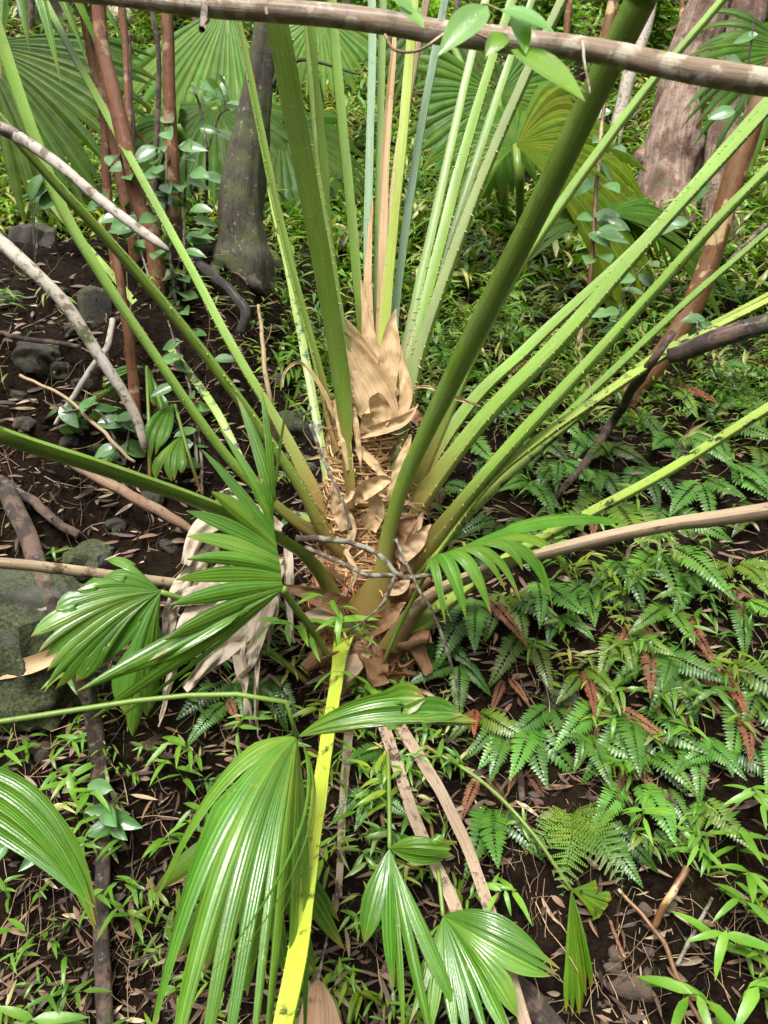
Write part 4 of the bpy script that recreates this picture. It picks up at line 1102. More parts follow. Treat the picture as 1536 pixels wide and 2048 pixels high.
reds = [('thin red brown stem, leftmost of the stem cluster', [(230, 520, -.02, 20), (219, 450, 3.3, 19), (207, 240, 3.3, 18), (186, 120, 3.3, 17), (171, 0, 3.3, 17), (160, -150, 3.3, 16)]),
        ('thickest red brown stem in the middle of the cluster', [(320, 560, -.02, 34), (303, 450, 3.25, 33), (279, 390, 3.25, 32), (237, 210, 3.25, 31), (210, 90, 3.25, 29), (200, 0, 3.25, 27), (185, -150, 3.25, 26)]),
        ('slim red stem behind the thickest one, right of it', [(262, 470, -.02, 17), (252, 210, 3.5, 16), (249, 105, 3.5, 15), (243, 18, 3.5, 15), (236, -150, 3.5, 14)]),
        ('short brown stem between the leftmost and the thickest stems', [(275, 520, -.02, 22), (255, 420, 3.35, 21), (231, 300, 3.35, 20), (207, 192, 3.35, 18), (192, 60, 3.4, 16), (180, -120, 3.4, 14)]),
        ('mottled red and tan stem, rightmost of the cluster', [(352, 520, -.02, 30), (350, 435, 3.3, 27), (347, 330, 3.3, 27), (341, 240, 3.3, 25), (339, 120, 3.3, 24), (335, 20, 3.3, 23), (330, -130, 3.3, 22)]),
        ('dark thin stem just left of the mottled one', [(298, 470, -.02, 10), (312, 300, 3.3, 10), (318, 180, 3.3, 11), (318, 100, 3.3, 10), (306, 18, 3.3, 10), (300, -120, 3.3, 9)]),
        ('red brown stem rising from the bank below the cluster, left of centre', [(275, 850, -.02, 26), (270, 780, -.1, 24), (258, 690, -.2, 20), (240, 600, -.25, 17), (225, 480, -.3, 14)]),
        ('thin dark wet stem inside the sapling', [(270, 470, -.02, 6), (272, 330, 3.1, 6), (262, 180, 3.1, 6), (258, 60, 3.1, 5)])]
for i, (lab, pts) in enumerate(reds):
    tree('slender_tree', lab, [(pts, dict(sides=12, n=50, rough=.25, seed=20 + i, wob=.02, mat='bark_dark' if 'dark' in lab else 'bark_red'))], 'bark_red', 'tree stem', 'red brown stems at the left')
tree('slender_tree', 'glossy peeling orange brown stem leaning at the right edge',
     [([(1258, 800, -.02, 44), (1300, 745, -.06, 45), (1345, 683, -.12, 45), (1382, 615, -.2, 44), (1425, 500, 2.45, 44), (1468, 350, 2.4, 42), (1510, 225, 2.38, 38), (1545, 130, 2.36, 34), (1590, -20, 2.35, 30)], dict(sides=16, n=60, rough=.18, wob=.008))], 'bark_guava', 'tree stem')
bgs = [('tan stem crossing behind the big right stalk near the top', [(1190, 300, -.02, 24), (1200, 150, 5.5, 22), (1225, 0, 5.5, 22), (1240, -120, 5.5, 20)], 'bark_guava'),
       ('pale grey stem leaning right, left of the flaky trunk', [(1225, 300, -.02, 28), (1250, 170, 5.2, 27), (1290, 50, 5.2, 26), (1320, -60, 5.2, 24)], 'bark_pale'),
       ('straight brown sapling far behind at the upper right', [(1130, 150, -.02, 14), (1140, 0, 8, 13), (1145, -100, 8, 12)], 'bark_red'),
       ('thin far sapling left of the flaky trunk', [(1362, 160, -.02, 12), (1366, 40, 8, 12), (1372, -80, 8, 10)], 'bark_guava'),
       ('far slim stem right of the central spear', [(905, 130, -.02, 12), (915, 0, 8, 12), (920, -100, 8, 10)], 'bark_dark'),
       ('far slim stem left of the mossy trunk', [(395, 160, -.02, 14), (388, 0, 7.5, 13), (384, -120, 7.5, 12)], 'bark_dark'),
       ('far dark trunk between the tall middle stalks', [(690, 120, -.02, 22), (694, 0, 8, 20), (696, -120, 8, 20)], 'bark_moss'),
       ('far grey sapling in front of the right edge of the slope', [(1500, 120, -.02, 16), (1506, 0, 8, 15), (1510, -100, 8, 14)], 'bark_pale'),
       ('slim far stem above the round dark fan leaf', [(1062, 110, -.02, 10), (1075, -20, 8.5, 10), (1080, -100, 8.5, 9)], 'bark_red'),
       ('far slim stem near the upper left rock', [(60, 90, -.02, 14), (66, -50, 8, 13), (70, -150, 8, 12)], 'bark_dark')]
for i, (lab, pts, m) in enumerate(bgs):
    tree('slender_tree', lab, [(pts, dict(sides=9, n=24, rough=.2, seed=50 + i, wob=.03))], m, 'tree stem', 'stems on the slope behind')

def branch(label, pts, mat, name='branch', cat='branch', sides=10, n=50, rough=.25, wob=.012, seed=0, limbs=(), group='branches and sticks'):
    p = W3([pts[0][:3]])[0]
    r = root(name, label, cat, p, group)
    part('wood', r, ptube(pts, sides, n, rough, seed, 9, wob), M[mat])
    for l in limbs:
        part('twig', r, ptube(l, 6, 24, .2, seed + 1, 9, wob), M[mat])
    return r
br = branch('thick pale brown branch crossing in front along the top', [(-250, -55, 1.02, 41), (100, -25, 1.0, 41), (400, 10, .98, 41), (700, 35, .96, 44), (900, 68, .95, 44), (1150, 100, .93, 48), (1350, 140, .92, 46), (1540, 165, .91, 46), (1800, 200, .9, 46)],
       'bark_branch', sides=18, n=90, rough=.3, wob=.006, limbs=[[(1140, 85, .93, 10), (1162, 75, .92, 9), (1168, 120, .9, 5), (1178, 170, .9, 4), (1180, 188, .9, 3)],
        [(412, -20, .98, 14), (408, 15, .96, 14), (415, 42, .955, 9)], [(530, 5, .97, 9), (535, 30, .95, 6)]])
branch('white lichened branch crossing the left stalks', [(-60, 225, 1.50, 26), (20, 262, 1.5, 24), (110, 322, 1.5, 22), (200, 400, 1.5, 21), (270, 455, 1.5, 20), (318, 488, 1.5, 18), (340, 503, 1.5, 8)], 'bark_pale', seed=3)
branch('pale lichened branch slanting down at the left edge', [(-40, 450, 2.0, 28), (50, 530, 2.0, 27), (130, 610, 2.02, 25), (200, 710, 2.05, 24), (250, 790, 2.08, 22), (275, 840, 2.1, 19), (290, 900, 2.12, 14)], 'bark_pale', seed=4)
branch('thick mottled dark branch entering from the right edge', [(1640, 630, 1.85, 44), (1540, 652, 1.87, 42), (1430, 680, 1.9, 40), (1370, 702, 1.95, 37), (1335, 712, 1.97, 32)], 'bark_dark', seed=5)
branch('thin black lichened branch running down among the ferns', [(1345, 665, 1.95, 14), (1300, 735, 2.0, 18), (1225, 840, -.1, 18), (1170, 930, -.08, 16), (1120, 985, -.05, 13), (1085, 1040, -.02, 8)], 'bark_dark', seed=6)
branch('dark fallen limb propped against the mossy boulder', [(15, 975, -.1, 34), (50, 1060, -.12, 36), (85, 1160, -.2, 36), (120, 1240, -.26, 34), (165, 1360, -.2, 32), (188, 1460, -.1, 32), (200, 1600, -.04, 30), (203, 1800, -.02, 30), (208, 2060, -.015, 32), (212, 2150, -.01, 32)], 'bark_dark', sides=12, n=80, seed=7)
branch('twisted black dead root in front of the mossy tree', [(390, 520, -.06, 20), (430, 556, -.1, 19), (470, 592, -.12, 18), (490, 628, -.12, 18), (480, 668, -.06, 14)], 'root_black', seed=8, rough=.7)
branch('grey lichen twig crossing in front of the trunk foot', [(595, 1075, 1.82, 12), (680, 1080, 1.78, 11), (745, 1100, 1.75, 11), (790, 1145, 1.73, 10), (830, 1152, 1.73, 9), (900, 1140, 1.74, 7)], 'twig', seed=9,
       limbs=[[(610, 1095, 1.82, 9), (670, 1120, 1.78, 9), (730, 1148, 1.75, 10), (800, 1152, 1.73, 9)], [(790, 1150, 1.73, 8), (770, 1200, 1.74, 7), (730, 1240, 1.76, 5), (700, 1262, 1.8, 4)],
              [(700, 1060, 1.8, 8), (690, 1010, 1.82, 7), (660, 950, 1.84, 7), (622, 850, 1.86, 8)]])
branch('long thin bare twig hanging from the trunk foot to the right', [(790, 1080, 1.78, 6), (840, 1180, 1.72, 6), (870, 1240, 1.72, 6), (905, 1330, 1.74, 6), (925, 1420, 1.76, 5)], 'twig', seed=10)
branch('thin pale straw lying over the soil under the sapling', [(40, 750, -.1, 6), (140, 800, -.12, 7), (220, 880, -.12, 8), (270, 925, -.08, 6)], 'rootm', seed=11)
branch('reddish dead stalk slanting under the big left stalk', [(60, 895, -.1, 16), (150, 930, -.14, 20), (260, 990, -.14, 22), (345, 1035, -.1, 20), (385, 1065, -.06, 12)], 'flat_dead', seed=12)
branch('rotting brown stick beside the left boulder', [(0, 960, -.05, 22), (60, 1000, -.06, 20), (110, 1040, -.06, 18), (160, 1070, -.04, 16)], 'bark_dark', seed=13)
branch('white forked twig on the mossy boulder', [(-10, 1225, -.22, 9), (50, 1222, -.25, 9), (100, 1215, -.26, 8), (140, 1195, -.24, 5)], 'bark_pale', seed=14, limbs=[[(55, 1222, -.25, 7), (60, 1250, -.25, 6), (45, 1280, -.22, 4)]])
branch('black and white banded twig in the cut bank', [(228, 640, -.15, 12), (215, 690, -.15, 12), (180, 740, -.14, 12), (150, 790, -.12, 11), (110, 850, -.06, 8)], 'bark_pale', seed=15)
branch('thin brown stick across the cut bank at the left edge', [(-20, 662, -.12, 9), (60, 678, -.14, 10), (160, 692, -.14, 9)], 'bark_dark', seed=16)
branch('slim leafless shoot rising left of the trunk', [(555, 920, -.05, 12), (540, 800, 2.2, 10), (525, 690, 2.2, 9), (518, 610, 2.2, 6)], 'rootm', seed=17)
branch('wet brown stick standing on the bare soil', [(1310, 1850, -.02, 14), (1340, 1790, -.06, 14), (1375, 1735, -.06, 14)], 'bark_guava', seed=18)
branch('long orange brown twig across the bare soil', [(1235, 1780, -.02, 7), (1310, 1860, -.03, 9), (1355, 1950, -.03, 10), (1400, 2040, -.03, 9), (1420, 2100, -.03, 9)], 'bark_guava', seed=19)
branch('grey stick near the right edge of the bare soil', [(1425, 1795, -.02, 6), (1390, 1860, -.04, 8), (1355, 1930, -.03, 8)], 'twig', seed=20)
branch('short thick reddish stick lying on the lower bank', [(1250, 1915, -.02, 8), (1230, 1870, -.02, 8), (1220, 1840, -.02, 7)], 'bark_red', seed=21)
branch('dark root bulging out at the bottom middle', [(1020, 1960, -.02, 40), (1070, 2010, -.04, 46), (1120, 2080, -.02, 50)], 'bark_dark', seed=22)
branch('short black stub among the ferns', [(1030, 1510, -.01, 12), (1040, 1550, -.05, 14), (1045, 1600, -.03, 14)], 'bark_dark', seed=23)
branch('tan broken stub standing right of the stalks', [(1185, 800, -.02, 24), (1172, 770, -.06, 17), (1165, 720, -.09, 13), (1160, 640, -.12, 9)], 'rootm', seed=24)
branch('dark bent limb behind the right stalks', [(1330, 640, -.02, 16), (1335, 590, -.1, 18), (1330, 560, -.1, 14)], 'bark_dark', seed=25)
branch('mossy twig tip at the far right behind the leaning stem', [(1440, 545, 2.7, 9), (1480, 500, 2.75, 10), (1530, 450, 2.8, 9)], 'twig', seed=26)
branch('curved dark fallen branch behind the left stalks', [(60, 340, -.05, 12), (130, 325, -.15, 14), (190, 340, -.15, 14), (240, 370, -.06, 14)], 'bark_dark', seed=27)
lg = W3([(165, 20, -.1), (275, 38, -.12)])
solo('log', ptube([(130, 12, -.12, 40), (200, 24, -.14, 42), (276, 38, -.16, 40)], 14, 20, .15, 3), M['bark_pale'], 'pale cut log lying on the slope behind the red stems', 'log')
solo('log', ptube([(395, 420, -.05, 46), (420, 395, -.08, 50), (455, 365, -.1, 50)], 14, 20, .4, 4), M['bark_dark'], 'rotten dark red log leaning on the mossy tree', 'log')

# ------------------------------------------------------------------ leaf templates
def leaf_tpl(ln, wd, ns=6, fold=.25, droop=.3, shape=1.0, peak=.4, cross=3):
    """leaf along +X, face +Z, starting at the origin"""
    t = np.linspace(0, 1, ns + 1)
    prof = (np.sin(np.pi * t ** (math.log(.5) / math.log(peak)))) ** shape
    prof = np.maximum(prof, .02)
    ang = -droop * t
    x = np.concatenate([[0], np.cumsum(np.cos((ang[1:] + ang[:-1]) / 2))]) / ns * ln
    z = np.concatenate([[0], np.cumsum(np.sin((ang[1:] + ang[:-1]) / 2))]) / ns * ln
    u = np.linspace(-1, 1, cross)
    hw = prof * wd / 2
    V = np.stack([np.tile(x[:, None], (1, cross)), hw[:, None] * u[None, :], z[:, None] + fold * hw[:, None] * np.abs(u)[None, :]], -1)
    L = np.stack([np.tile(u, (ns + 1, 1)), np.tile(t[:, None], (1, cross)), np.zeros((ns + 1, cross))], -1)
    return V.reshape(-1, 3), grid_quads(ns + 1, cross), L.reshape(-1, 3)

def rot(axis, a):
    x, y, z = nrm(np.array(axis, float)); c, s = math.cos(a), math.sin(a); C = 1 - c
    return np.array([[c + x * x * C, x * y * C - z * s, x * z * C + y * s], [y * x * C + z * s, c + y * y * C, y * z * C - x * s], [z * x * C - y * s, z * y * C + x * s, c + z * z * C]])

def basis(xdir, zhint):
    x = nrm(xdir); z = np.asarray(zhint, float); z = nrm(z - (z @ x) * x)
    return np.stack([x, np.cross(z, x), z], 1)

def xf(geo, Mx, t):
    return geo[0] @ Mx.T + np.asarray(t), geo[1], geo[2]

def scatter(items):
    """items: (tpl, 3x3, translation, tint) -> one joined geometry and its tints, grouped by template"""
    by = {}
    for it in items: by.setdefault(id(it[0]), []).append(it)
    Vs, Qs, Ls, Cs, n = [], [], [], [], 0
    for lst in by.values():
        V, Q, L = lst[0][0]
        Ms = np.array([i[1] for i in lst]); ts = np.array([i[2] for i in lst]); cs = np.array([i[3] for i in lst])
        k, m = len(lst), len(V)
        Vs.append((np.einsum('kij,mj->kmi', Ms, V) + ts[:, None, :]).reshape(-1, 3))
        Qs.append((Q[None] + (np.arange(k) * m)[:, None, None]).reshape(-1, 4) + n)
        Ls.append(np.tile(L, (k, 1))); Cs.append(np.repeat(cs, m, axis=0)); n += k * m
    return (np.vstack(Vs), np.vstack(Qs), np.vstack(Ls)), np.vstack(Cs)

# ------------------------------------------------------------------ oval leaved saplings
oval = [leaf_tpl(1, .50, 7, .18, .35, .85, .42, 5), leaf_tpl(1, .56, 7, .25, .55, .8, .45, 5), leaf_tpl(1, .44, 7, .3, .2, .9, .4, 5)]
oval_me = [mesh_from('oval_leaf', *o[:2], L=o[2], mats=(M['oval'],)) for o in oval]
vine_me = [mesh_from('vine_leaf', *o[:2], L=o[2], mats=(M['vine'],)) for o in oval]

def put_leaf(parent, mes, p, d, zh, size, col=(1, 1, 1), name='leaf'):
    o = link(name, random.choice(mes), parent)
    B = basis(d, zh) * size
    mat = Matrix([[*B[0], 0], [*B[1], 0], [*B[2], 0], [0, 0, 0, 1]])
    mat.translation = Vector(p - ORG[parent.name])
    o.matrix_local = mat
    o.color = (*col, 1)
    return o

def sapling(name, label, stems, leaves, dep, mes, mat='twig', size=44, cat='sapling', group=None, jit=.12, more=.45):
    P0 = W3([stems[0][0][:3]])[0]
    r = root(name, label, cat, P0, group)
    pts_all = []
    for s_ in stems:
        part('stem', r, ptube(s_, 6, 30, 0, 0, 9, .006), M[mat])
        pts_all.append(cr(W3(s_), 40))
    S = np.vstack(pts_all)
    leaves = list(leaves) + [(x + random.uniform(-34, 34), y + random.uniform(-30, 30)) for x, y in leaves if random.random() < more]
    for (px, py) in leaves:
        d = dep + random.uniform(-jit, jit)
        c = at(px, py, d)
        j = S[np.argmin(np.linalg.norm((S - c) * np.array([1, .5, 1]), axis=1))]
        out = c - j; out[2] *= .3
        out[1] *= .5
        dr = nrm(nrm(out) + rng.normal(0, .3, 3) * np.array([1, .6, .35]) + np.array([0, 0, -.12]))
        ln = size * random.uniform(1.05, 1.4) * d / FPX
        zh = np.array([random.uniform(-.5, .5), random.uniform(-2.2, -.7), 1.0])
        base = c - dr * ln * .5
        k = random.uniform(.75, 1.3)
        lf = put_leaf(r, mes, base, dr, zh, ln, (k, k * random.uniform(.95, 1.05), k))
        # leaf stalk
        g_ = tube(cr(np.array([j, (j + base) / 2 + np.array([0, 0, .004]), base]), 6), .0011, 4)
        part('leaf_stalk', r, g_, M[mat])
    return r

A1 = [(485, 568), (580, 612), (630, 535), (665, 525), (510, 700), (600, 690), (660, 690), (690, 600), (770, 590), (755, 632), (620, 640), (720, 760), (800, 740), (510, 805), (640, 785),
      (690, 800), (740, 805), (625, 835), (800, 832), (485, 890), (520, 930), (815, 930), (640, 880), (630, 1010), (630, 1075), (695, 1080), (780, 1012), (690, 980), (755, 1085), (705, 1145),
      (760, 1185), (685, 1220), (720, 1270), (785, 1330), (560, 980), (595, 870), (400, 800)]
sapling('leafy_sapling', 'sapling with many wet oval leaves between the left stalks', [[(395, 930, -.02, 8), (372, 760, 2.55, 8), (350, 600, 2.5, 7), (335, 450, 2.5, 6), (330, 280, 2.5, 4)],
        [(395, 930, -.02, 7), (372, 640, 2.5, 6), (369, 420, 2.5, 5), (372, 300, 2.5, 3)], [(372, 760, 2.55, 5), (310, 600, 2.5, 5), (270, 450, 2.5, 4), (250, 300, 2.5, 3)]],
        [(x / 2, y / 2) for x, y in A1], 2.5, oval_me, size=46, more=1.0)
A2 = [(355, 245), (375, 255), (430, 265), (275, 350), (195, 290), (275, 300), (420, 435), (450, 320), (440, 460), (480, 355), (555, 395), (500, 420), (330, 330), (390, 300), (520, 330), (310, 250), (490, 300), (550, 430)]
sapling('leafy_sapling', 'low dark leaved seedling under the pale lichened branch', [[(250, 930, -.02, 6), (225, 870, -.1, 6), (190, 820, -.14, 5), (120, 825, -.12, 3)], [(250, 930, -.02, 5), (260, 860, -.12, 5), (275, 840, -.14, 3)]],
        [(x / 2, 683 + y / 2) for x, y in A2], 2.28, oval_me, size=48, jit=.06)
A3 = [(770, 485), (740, 360), (715, 415), (820, 410), (740, 100), (680, 12), (650, 195), (765, 215), (810, 265), (905, 70), (690, 60)]
sapling('leafy_sapling', 'round leaved shoot among the stalks left of the palm', [[(405, 990, -.02, 7), (400, 900, 2.3, 7), (375, 760, 2.3, 6), (350, 690, 2.3, 5), (335, 640, 2.3, 3)]],
        [(x / 2, 683 + y / 2) for x, y in A3], 2.28, oval_me, size=46, jit=.05)
A4 = [(910, 540), (930, 428), (850, 350), (900, 360), (810, 355), (850, 330), (780, 360), (870, 385), (840, 520)]
sapling('leafy_sapling', 'upper shoot with wet grey green leaves left of the mossy trunk', [[(405, 460, -.02, 6), (415, 330, 3.1, 6), (400, 220, 3.1, 5), (383, 165, 3.1, 4)], [(415, 300, 3.1, 4), (440, 230, 3.1, 4), (470, 215, 3.1, 3)]],
        [(x / 2, y / 2) for x, y in A4], 3.05, oval_me, size=42)
sapling('leafy_sapling', 'small shoot with three leaves below the big dark left stalk', [[(70, 540, -.02, 4), (75, 450, -.1, 4), (95, 380, -.2, 3)]], [(90, 375), (102, 395), (85, 378)], 2.6, oval_me, size=52, jit=.03)
B1 = [(800, 745), (910, 740), (850, 685), (915, 620), (855, 455), (805, 870), (890, 855), (900, 885), (935, 955), (865, 950), (820, 1035), (885, 1020), (850, 560), (880, 690)]
sapling('leafy_sapling', 'tall thin brown shoot with paired leaves behind the right stalks', [[(1165, 720, -.02, 10), (1180, 560, 2.9, 10), (1190, 400, 2.9, 9), (1205, 250, 2.9, 8), (1215, 150, 2.9, 6), (1220, 80, 2.9, 3)]],
        [(768 + x / 2, y / 2) for x, y in B1], 2.85, oval_me, 'bark_guava', 44)
B2 = [(1075, 1050), (870, 1250), (910, 1245), (1000, 1165), (900, 1320), (970, 1110), (940, 1280)]
sapling('leafy_sapling', 'low shoot with rounded shining leaves between the right stalks', [[(1215, 760, -.02, 5), (1235, 640, 2.45, 5), (1265, 560, 2.45, 4), (1300, 520, 2.45, 3)]],
        [(768 + x / 2, y / 2) for x, y in B2], 2.42, oval_me, 'twig', 40, jit=.05)
sapling('leafy_sapling', 'seedling with pale leaves in front of the leaning stem', [[(1440, 760, -.02, 4), (1400, 690, 2.05, 4), (1392, 640, 2.05, 3)]], [(1388, 636), (1404, 655), (1390, 668)], 2.05, oval_me, 'twig', 36, jit=.02)
sapling('leafy_sapling', 'hanging dark vine with a few leaves at the right edge', [[(1440, 520, 2.9, 5), (1480, 300, 2.8, 5), (1495, 160, 2.8, 5), (1510, 0, 2.8, 4)]], [(1395, 385), (1350, 445), (1445, 225), (1490, 75), (1500, 330), (1470, 120)], 2.8, oval_me, 'bark_dark', 44)
C1 = [(390, 415), (510, 560), (20, 590), (10, 660), (120, 710), (205, 660), (430, 530), (470, 525), (60, 590)]
sapling('leafy_sapling', 'dark glossy low shoots on the bank left of the big hanging leaf', [[(130, 1760, -.02, 5), (100, 1700, -.06, 5), (60, 1690, -.08, 4), (10, 1680, -.08, 3)], [(215, 1690, -.02, 4), (225, 1620, -.08, 4), (250, 1580, -.1, 3)]],
        [(x / 2, 1366 + y / 2) for x, y in C1], 1.72, oval_me, 'twig', 50, jit=.04)

# climbing vine with pale leaves over the front branch
vn = root('climbing_vine', 'pale green vine with big soft leaves on the front branch', 'vine', at(900, 75, .9))
for pts in ([(770, 70, .9, 6), (790, 100, .88, 6), (840, 100, .87, 6), (905, 60, .87, 6), (960, 70, .87, 5), (1010, 100, .86, 5)],
            [(960, 70, .87, 4), (1060, 110, .85, 4), (1120, 150, .85, 4), (1175, 188, .85, 3)], [(905, 60, .87, 4), (960, 10, .86, 4), (1000, 20, .85, 4)]):
    part('stem', vn, ptube(pts, 6, 24), M['bark_guava' if pts[0][0] == 770 else 'pet_pale'])
for (bx, by, tx, ty, d, k) in ((975, 12, 878, 98, .84, (.95, 1, 1)), (1000, 20, 1112, 52, .84, (.85, 1, .9)), (1012, 68, 975, 95, .85, (1, .95, .4)), (1022, 100, 1178, 185, .84, (1.0, .95, .45)),
                               (1030, 30, 1055, 100, .85, (.9, 1, .7)), (800, 15, 850, 48, .87, (.9, 1, .6)), (760, -25, 830, 0, .87, (.9, 1.0, .9))):
    a, b = at(bx, by, d), at(tx, ty, d - .02)
    ln = np.linalg.norm(b - a)
    put_leaf(vn, vine_me, a, b - a, np.array([.2, -.8, .75]), ln, k)

# ------------------------------------------------------------------ ferns
def frond_geo(ln, npair, wmax, arch, seed, bip=False):
    """frond from the origin along +X, arching down, face +Z"""
    rs = np.random.default_rng(seed)
    n = 26
    t = np.linspace(0, 1, n)
    ang = .15 - arch * t ** 1.2
    x = np.concatenate([[0], np.cumsum(np.cos((ang[1:] + ang[:-1]) / 2))]) / (n - 1) * ln
    z = np.concatenate([[0], np.cumsum(np.sin((ang[1:] + ang[:-1]) / 2))]) / (n - 1) * ln
    yy = ln * .05 * np.sin(t * 2.5 + seed)
    P = np.stack([x, yy, z], -1)
    T = tangents(P)
    geos = [tube(P, np.linspace(.0013, .0004, n), 3)]
    for k in range(npair):
        s = .12 + .87 * (k + .5) / npair
        w_ = wmax * (min(1, (s - .04) / .22) ** .7) * max(.05, (1 - ((s - .12) / .88) ** 1.7))
        i = s * (n - 1); j = int(i); f = i - j
        p = P[j] * (1 - f) + P[min(j + 1, n - 1)] * f
        tg = T[j]
        up = nrm(np.cross(tg, np.array([0, 1, 0]))); up = up if up[2] >= 0 or abs(up[2]) < .2 and up[0] > 0 else -up
        for sg in (-1, 1):
            dr = nrm(np.array([0, sg, 0]) + tg * (.25 + .35 * s) + up * rs.uniform(-.05, .2))
            lw = w_ * rs.uniform(.9, 1.08)
            if bip:
                m = 9
                for q in range(m):
                    pq = p + dr * lw * (q + .3) / m
                    for s2 in (-1, 1):
                        d2 = nrm(tg * s2 + dr * .5 + up * .05)
                        g_ = leaf_tpl(lw * .22 * (1 - .7 * q / m), lw * .085, 2, .1, .2, .6, .4, 2)
                        geos.append(xf(g_, basis(d2, up), pq))
                geos.append(tube(np.array([p, p + dr * lw * .5, p + dr * lw]), np.array([.0006, .0005, .0002]), 3))
            else:
                g_ = leaf_tpl(lw, ln * .87 / npair * 1.05, 4, -.25, .45, .55, .38, 3)
                geos.append(xf(g_, basis(dr, up), p))
    return join(geos)

frond_v = [frond_geo(1, 20, .20, .9, 1), frond_geo(1, 23, .18, 1.2, 2), frond_geo(1, 18, .23, .6, 3), frond_geo(1, 22, .21, 1.0, 4), frond_geo(1, 17, .18, 1.45, 5)]
frond_me = [mesh_from('fern_frond', *g_[:2], L=g_[2], mats=(M['fern'],)) for g_ in frond_v]
rust_me = [mesh_from('dead_fern_frond', g_[0] * np.array([1, .6, 1]) + np.stack([0 * g_[0][:, 0], 0 * g_[0][:, 0], .05 * vnoise(g_[0][:, 0] * 14, g_[0][:, 1] * 14, 4)], -1), g_[1], L=g_[2], mats=(M['rust'],)) for g_ in frond_v[:3]]
bip_g = frond_geo(1, 12, .30, .7, 8, True)
bip_me = [mesh_from('dissected_fern_frond', *bip_g[:2], L=bip_g[2], mats=(M['fern'],))]

def fern(px, py, nf, size, label, mes=frond_me, tone=1.0, face=None, spread=.85, warm=0.0, cat='fern', name='fern', group='ferns on the bank', lift=-.12):
    p = G(px, py)
    d = gdepth(px, py)
    r = root(name, label, cat, p - np.array([0, 0, .005]), group)
    for k in range(nf):
        az = (-math.pi / 2 if face is None else face) + spread * ((k + .5) / nf - .5) * 2 + random.uniform(-.25, .25)
        el = random.uniform(lift - .25, lift + .3)
        dr = np.array([math.cos(az) * math.cos(el), math.sin(az) * math.cos(el), math.sin(el)])
        kk = tone * random.uniform(.6, 1.25)
        put_leaf(r, rust_me if mes is frond_me and k > 0 and random.random() < .09 else mes, p + np.array([0, 0, .004]), dr, np.array([0, -.8, .75]), size * d / FPX * random.uniform(.78, 1.18), (kk * (1 + warm), kk, kk * (1 - .5 * warm)), 'frond')
    return r

# seen fern roots (px, py, fronds, length in px)
F = [(1010, 1180, 3, 150), (960, 1215, 3, 150), (1080, 1165, 3, 150), (1050, 1270, 2, 140), (1180, 1150, 3, 130), (1225, 1010, 3, 150), (1230, 1120, 3, 150), (1190, 940, 3, 140), (1120, 930, 3, 120),
     (1330, 1010, 3, 130), (1320, 1120, 3, 170), (1450, 930, 3, 160), (1400, 980, 2, 130), (1500, 1010, 2, 130), (1460, 1150, 3, 150), (1370, 1170, 3, 140), (1330, 1210, 2, 150), (1480, 1230, 2, 140),
     (1300, 1290, 3, 150), (1240, 1260, 3, 130), (1120, 1230, 2, 120), (1350, 1310, 3, 140), (1430, 1330, 3, 170), (1500, 1330, 3, 160), (1210, 1400, 3, 150), (1260, 1400, 3, 170), (1100, 1390, 2, 140),
     (1180, 1460, 3, 150), (1010, 1440, 3, 150), (950, 1420, 2, 120), (1380, 1470, 3, 150), (1450, 1480, 3, 130), (1300, 1500, 2, 130), (1050, 1440, 3, 170), (1260, 1560, 2, 130), (1320, 1560, 3, 120),
     (1400, 1580, 2, 110), (985, 1610, 2, 150), (930, 860, 2, 100), (1000, 900, 2, 105), (1060, 960, 3, 115), (1130, 1010, 3, 125), (1000, 1040, 3, 130), (930, 1080, 2, 120), (1075, 870, 2, 105), (1150, 780, 3, 105), (1210, 880, 3, 120), (890, 780, 2, 90), (950, 740, 2, 85), (1280, 930, 3, 135), (1060, 620, 2, 80), (1200, 650, 2, 90), (1290, 660, 2, 100), (880, 960, 2, 110), (1160, 1330, 3, 140), (1480, 1400, 3, 150), (1200, 1640, 3, 150), (1300, 1640, 2, 110), (1250, 720, 2, 130), (1330, 780, 3, 130), (1400, 720, 3, 150), (1480, 780, 3, 150), (1430, 850, 3, 150),
     (1350, 860, 3, 140), (1260, 820, 2, 120), (1160, 860, 2, 110), (1100, 840, 2, 100), (1040, 800, 2, 90), (1090, 690, 2, 90), (1140, 720, 2, 90), (1500, 700, 3, 130), (1520, 890, 3, 150),
     (1010, 700, 2, 80), (960, 640, 2, 80), (900, 690, 2, 80), (930, 470, 2, 80), (1000, 520, 2, 70), (1040, 560, 2, 70), (1130, 590, 2, 80), (870, 1290, 2, 110), (910, 1330, 3, 110), (790, 1380, 2, 90),
     (480, 1335, 3, 130), (535, 1350, 3, 130), (455, 1390, 2, 110), (770, 1530, 2, 110), (740, 1600, 2, 90), (400, 1760, 2, 90), (590, 1040, 2, 70), (580, 640, 2, 80), (640, 610, 2, 70), (560, 580, 2, 70), (450, 1650, 1, 90), (830, 600, 2, 70), (1530, 1480, 2, 150), (1535, 1120, 2, 150)]
def zone(px, py):
    tan = 1165 - (px - 860) * .22; yel = 1232 - (px - 850) * .625
    if px < 700:
        return 'left of the palm foot' if py > 1000 else 'behind the left stalks'
    if py < 620 and px < 1160: return 'on the slope behind the right stalks'
    if px < 850 and py > 1250: return 'beside the hanging dead stalks'
    if py < yel:
        return 'between the green right stalks' if px < 1200 else 'above the yellowish right stalk'
    if py < tan: return 'between the yellowish and the tan stalk'
    if py < tan + 190: return 'just below the long tan stalk'
    if py < tan + 400: return 'in the middle of the fern bank'
    return 'at the lower edge of the fern bank'
byz = {}
for f in F: byz.setdefault(zone(f[0], f[1]), []).append(f)
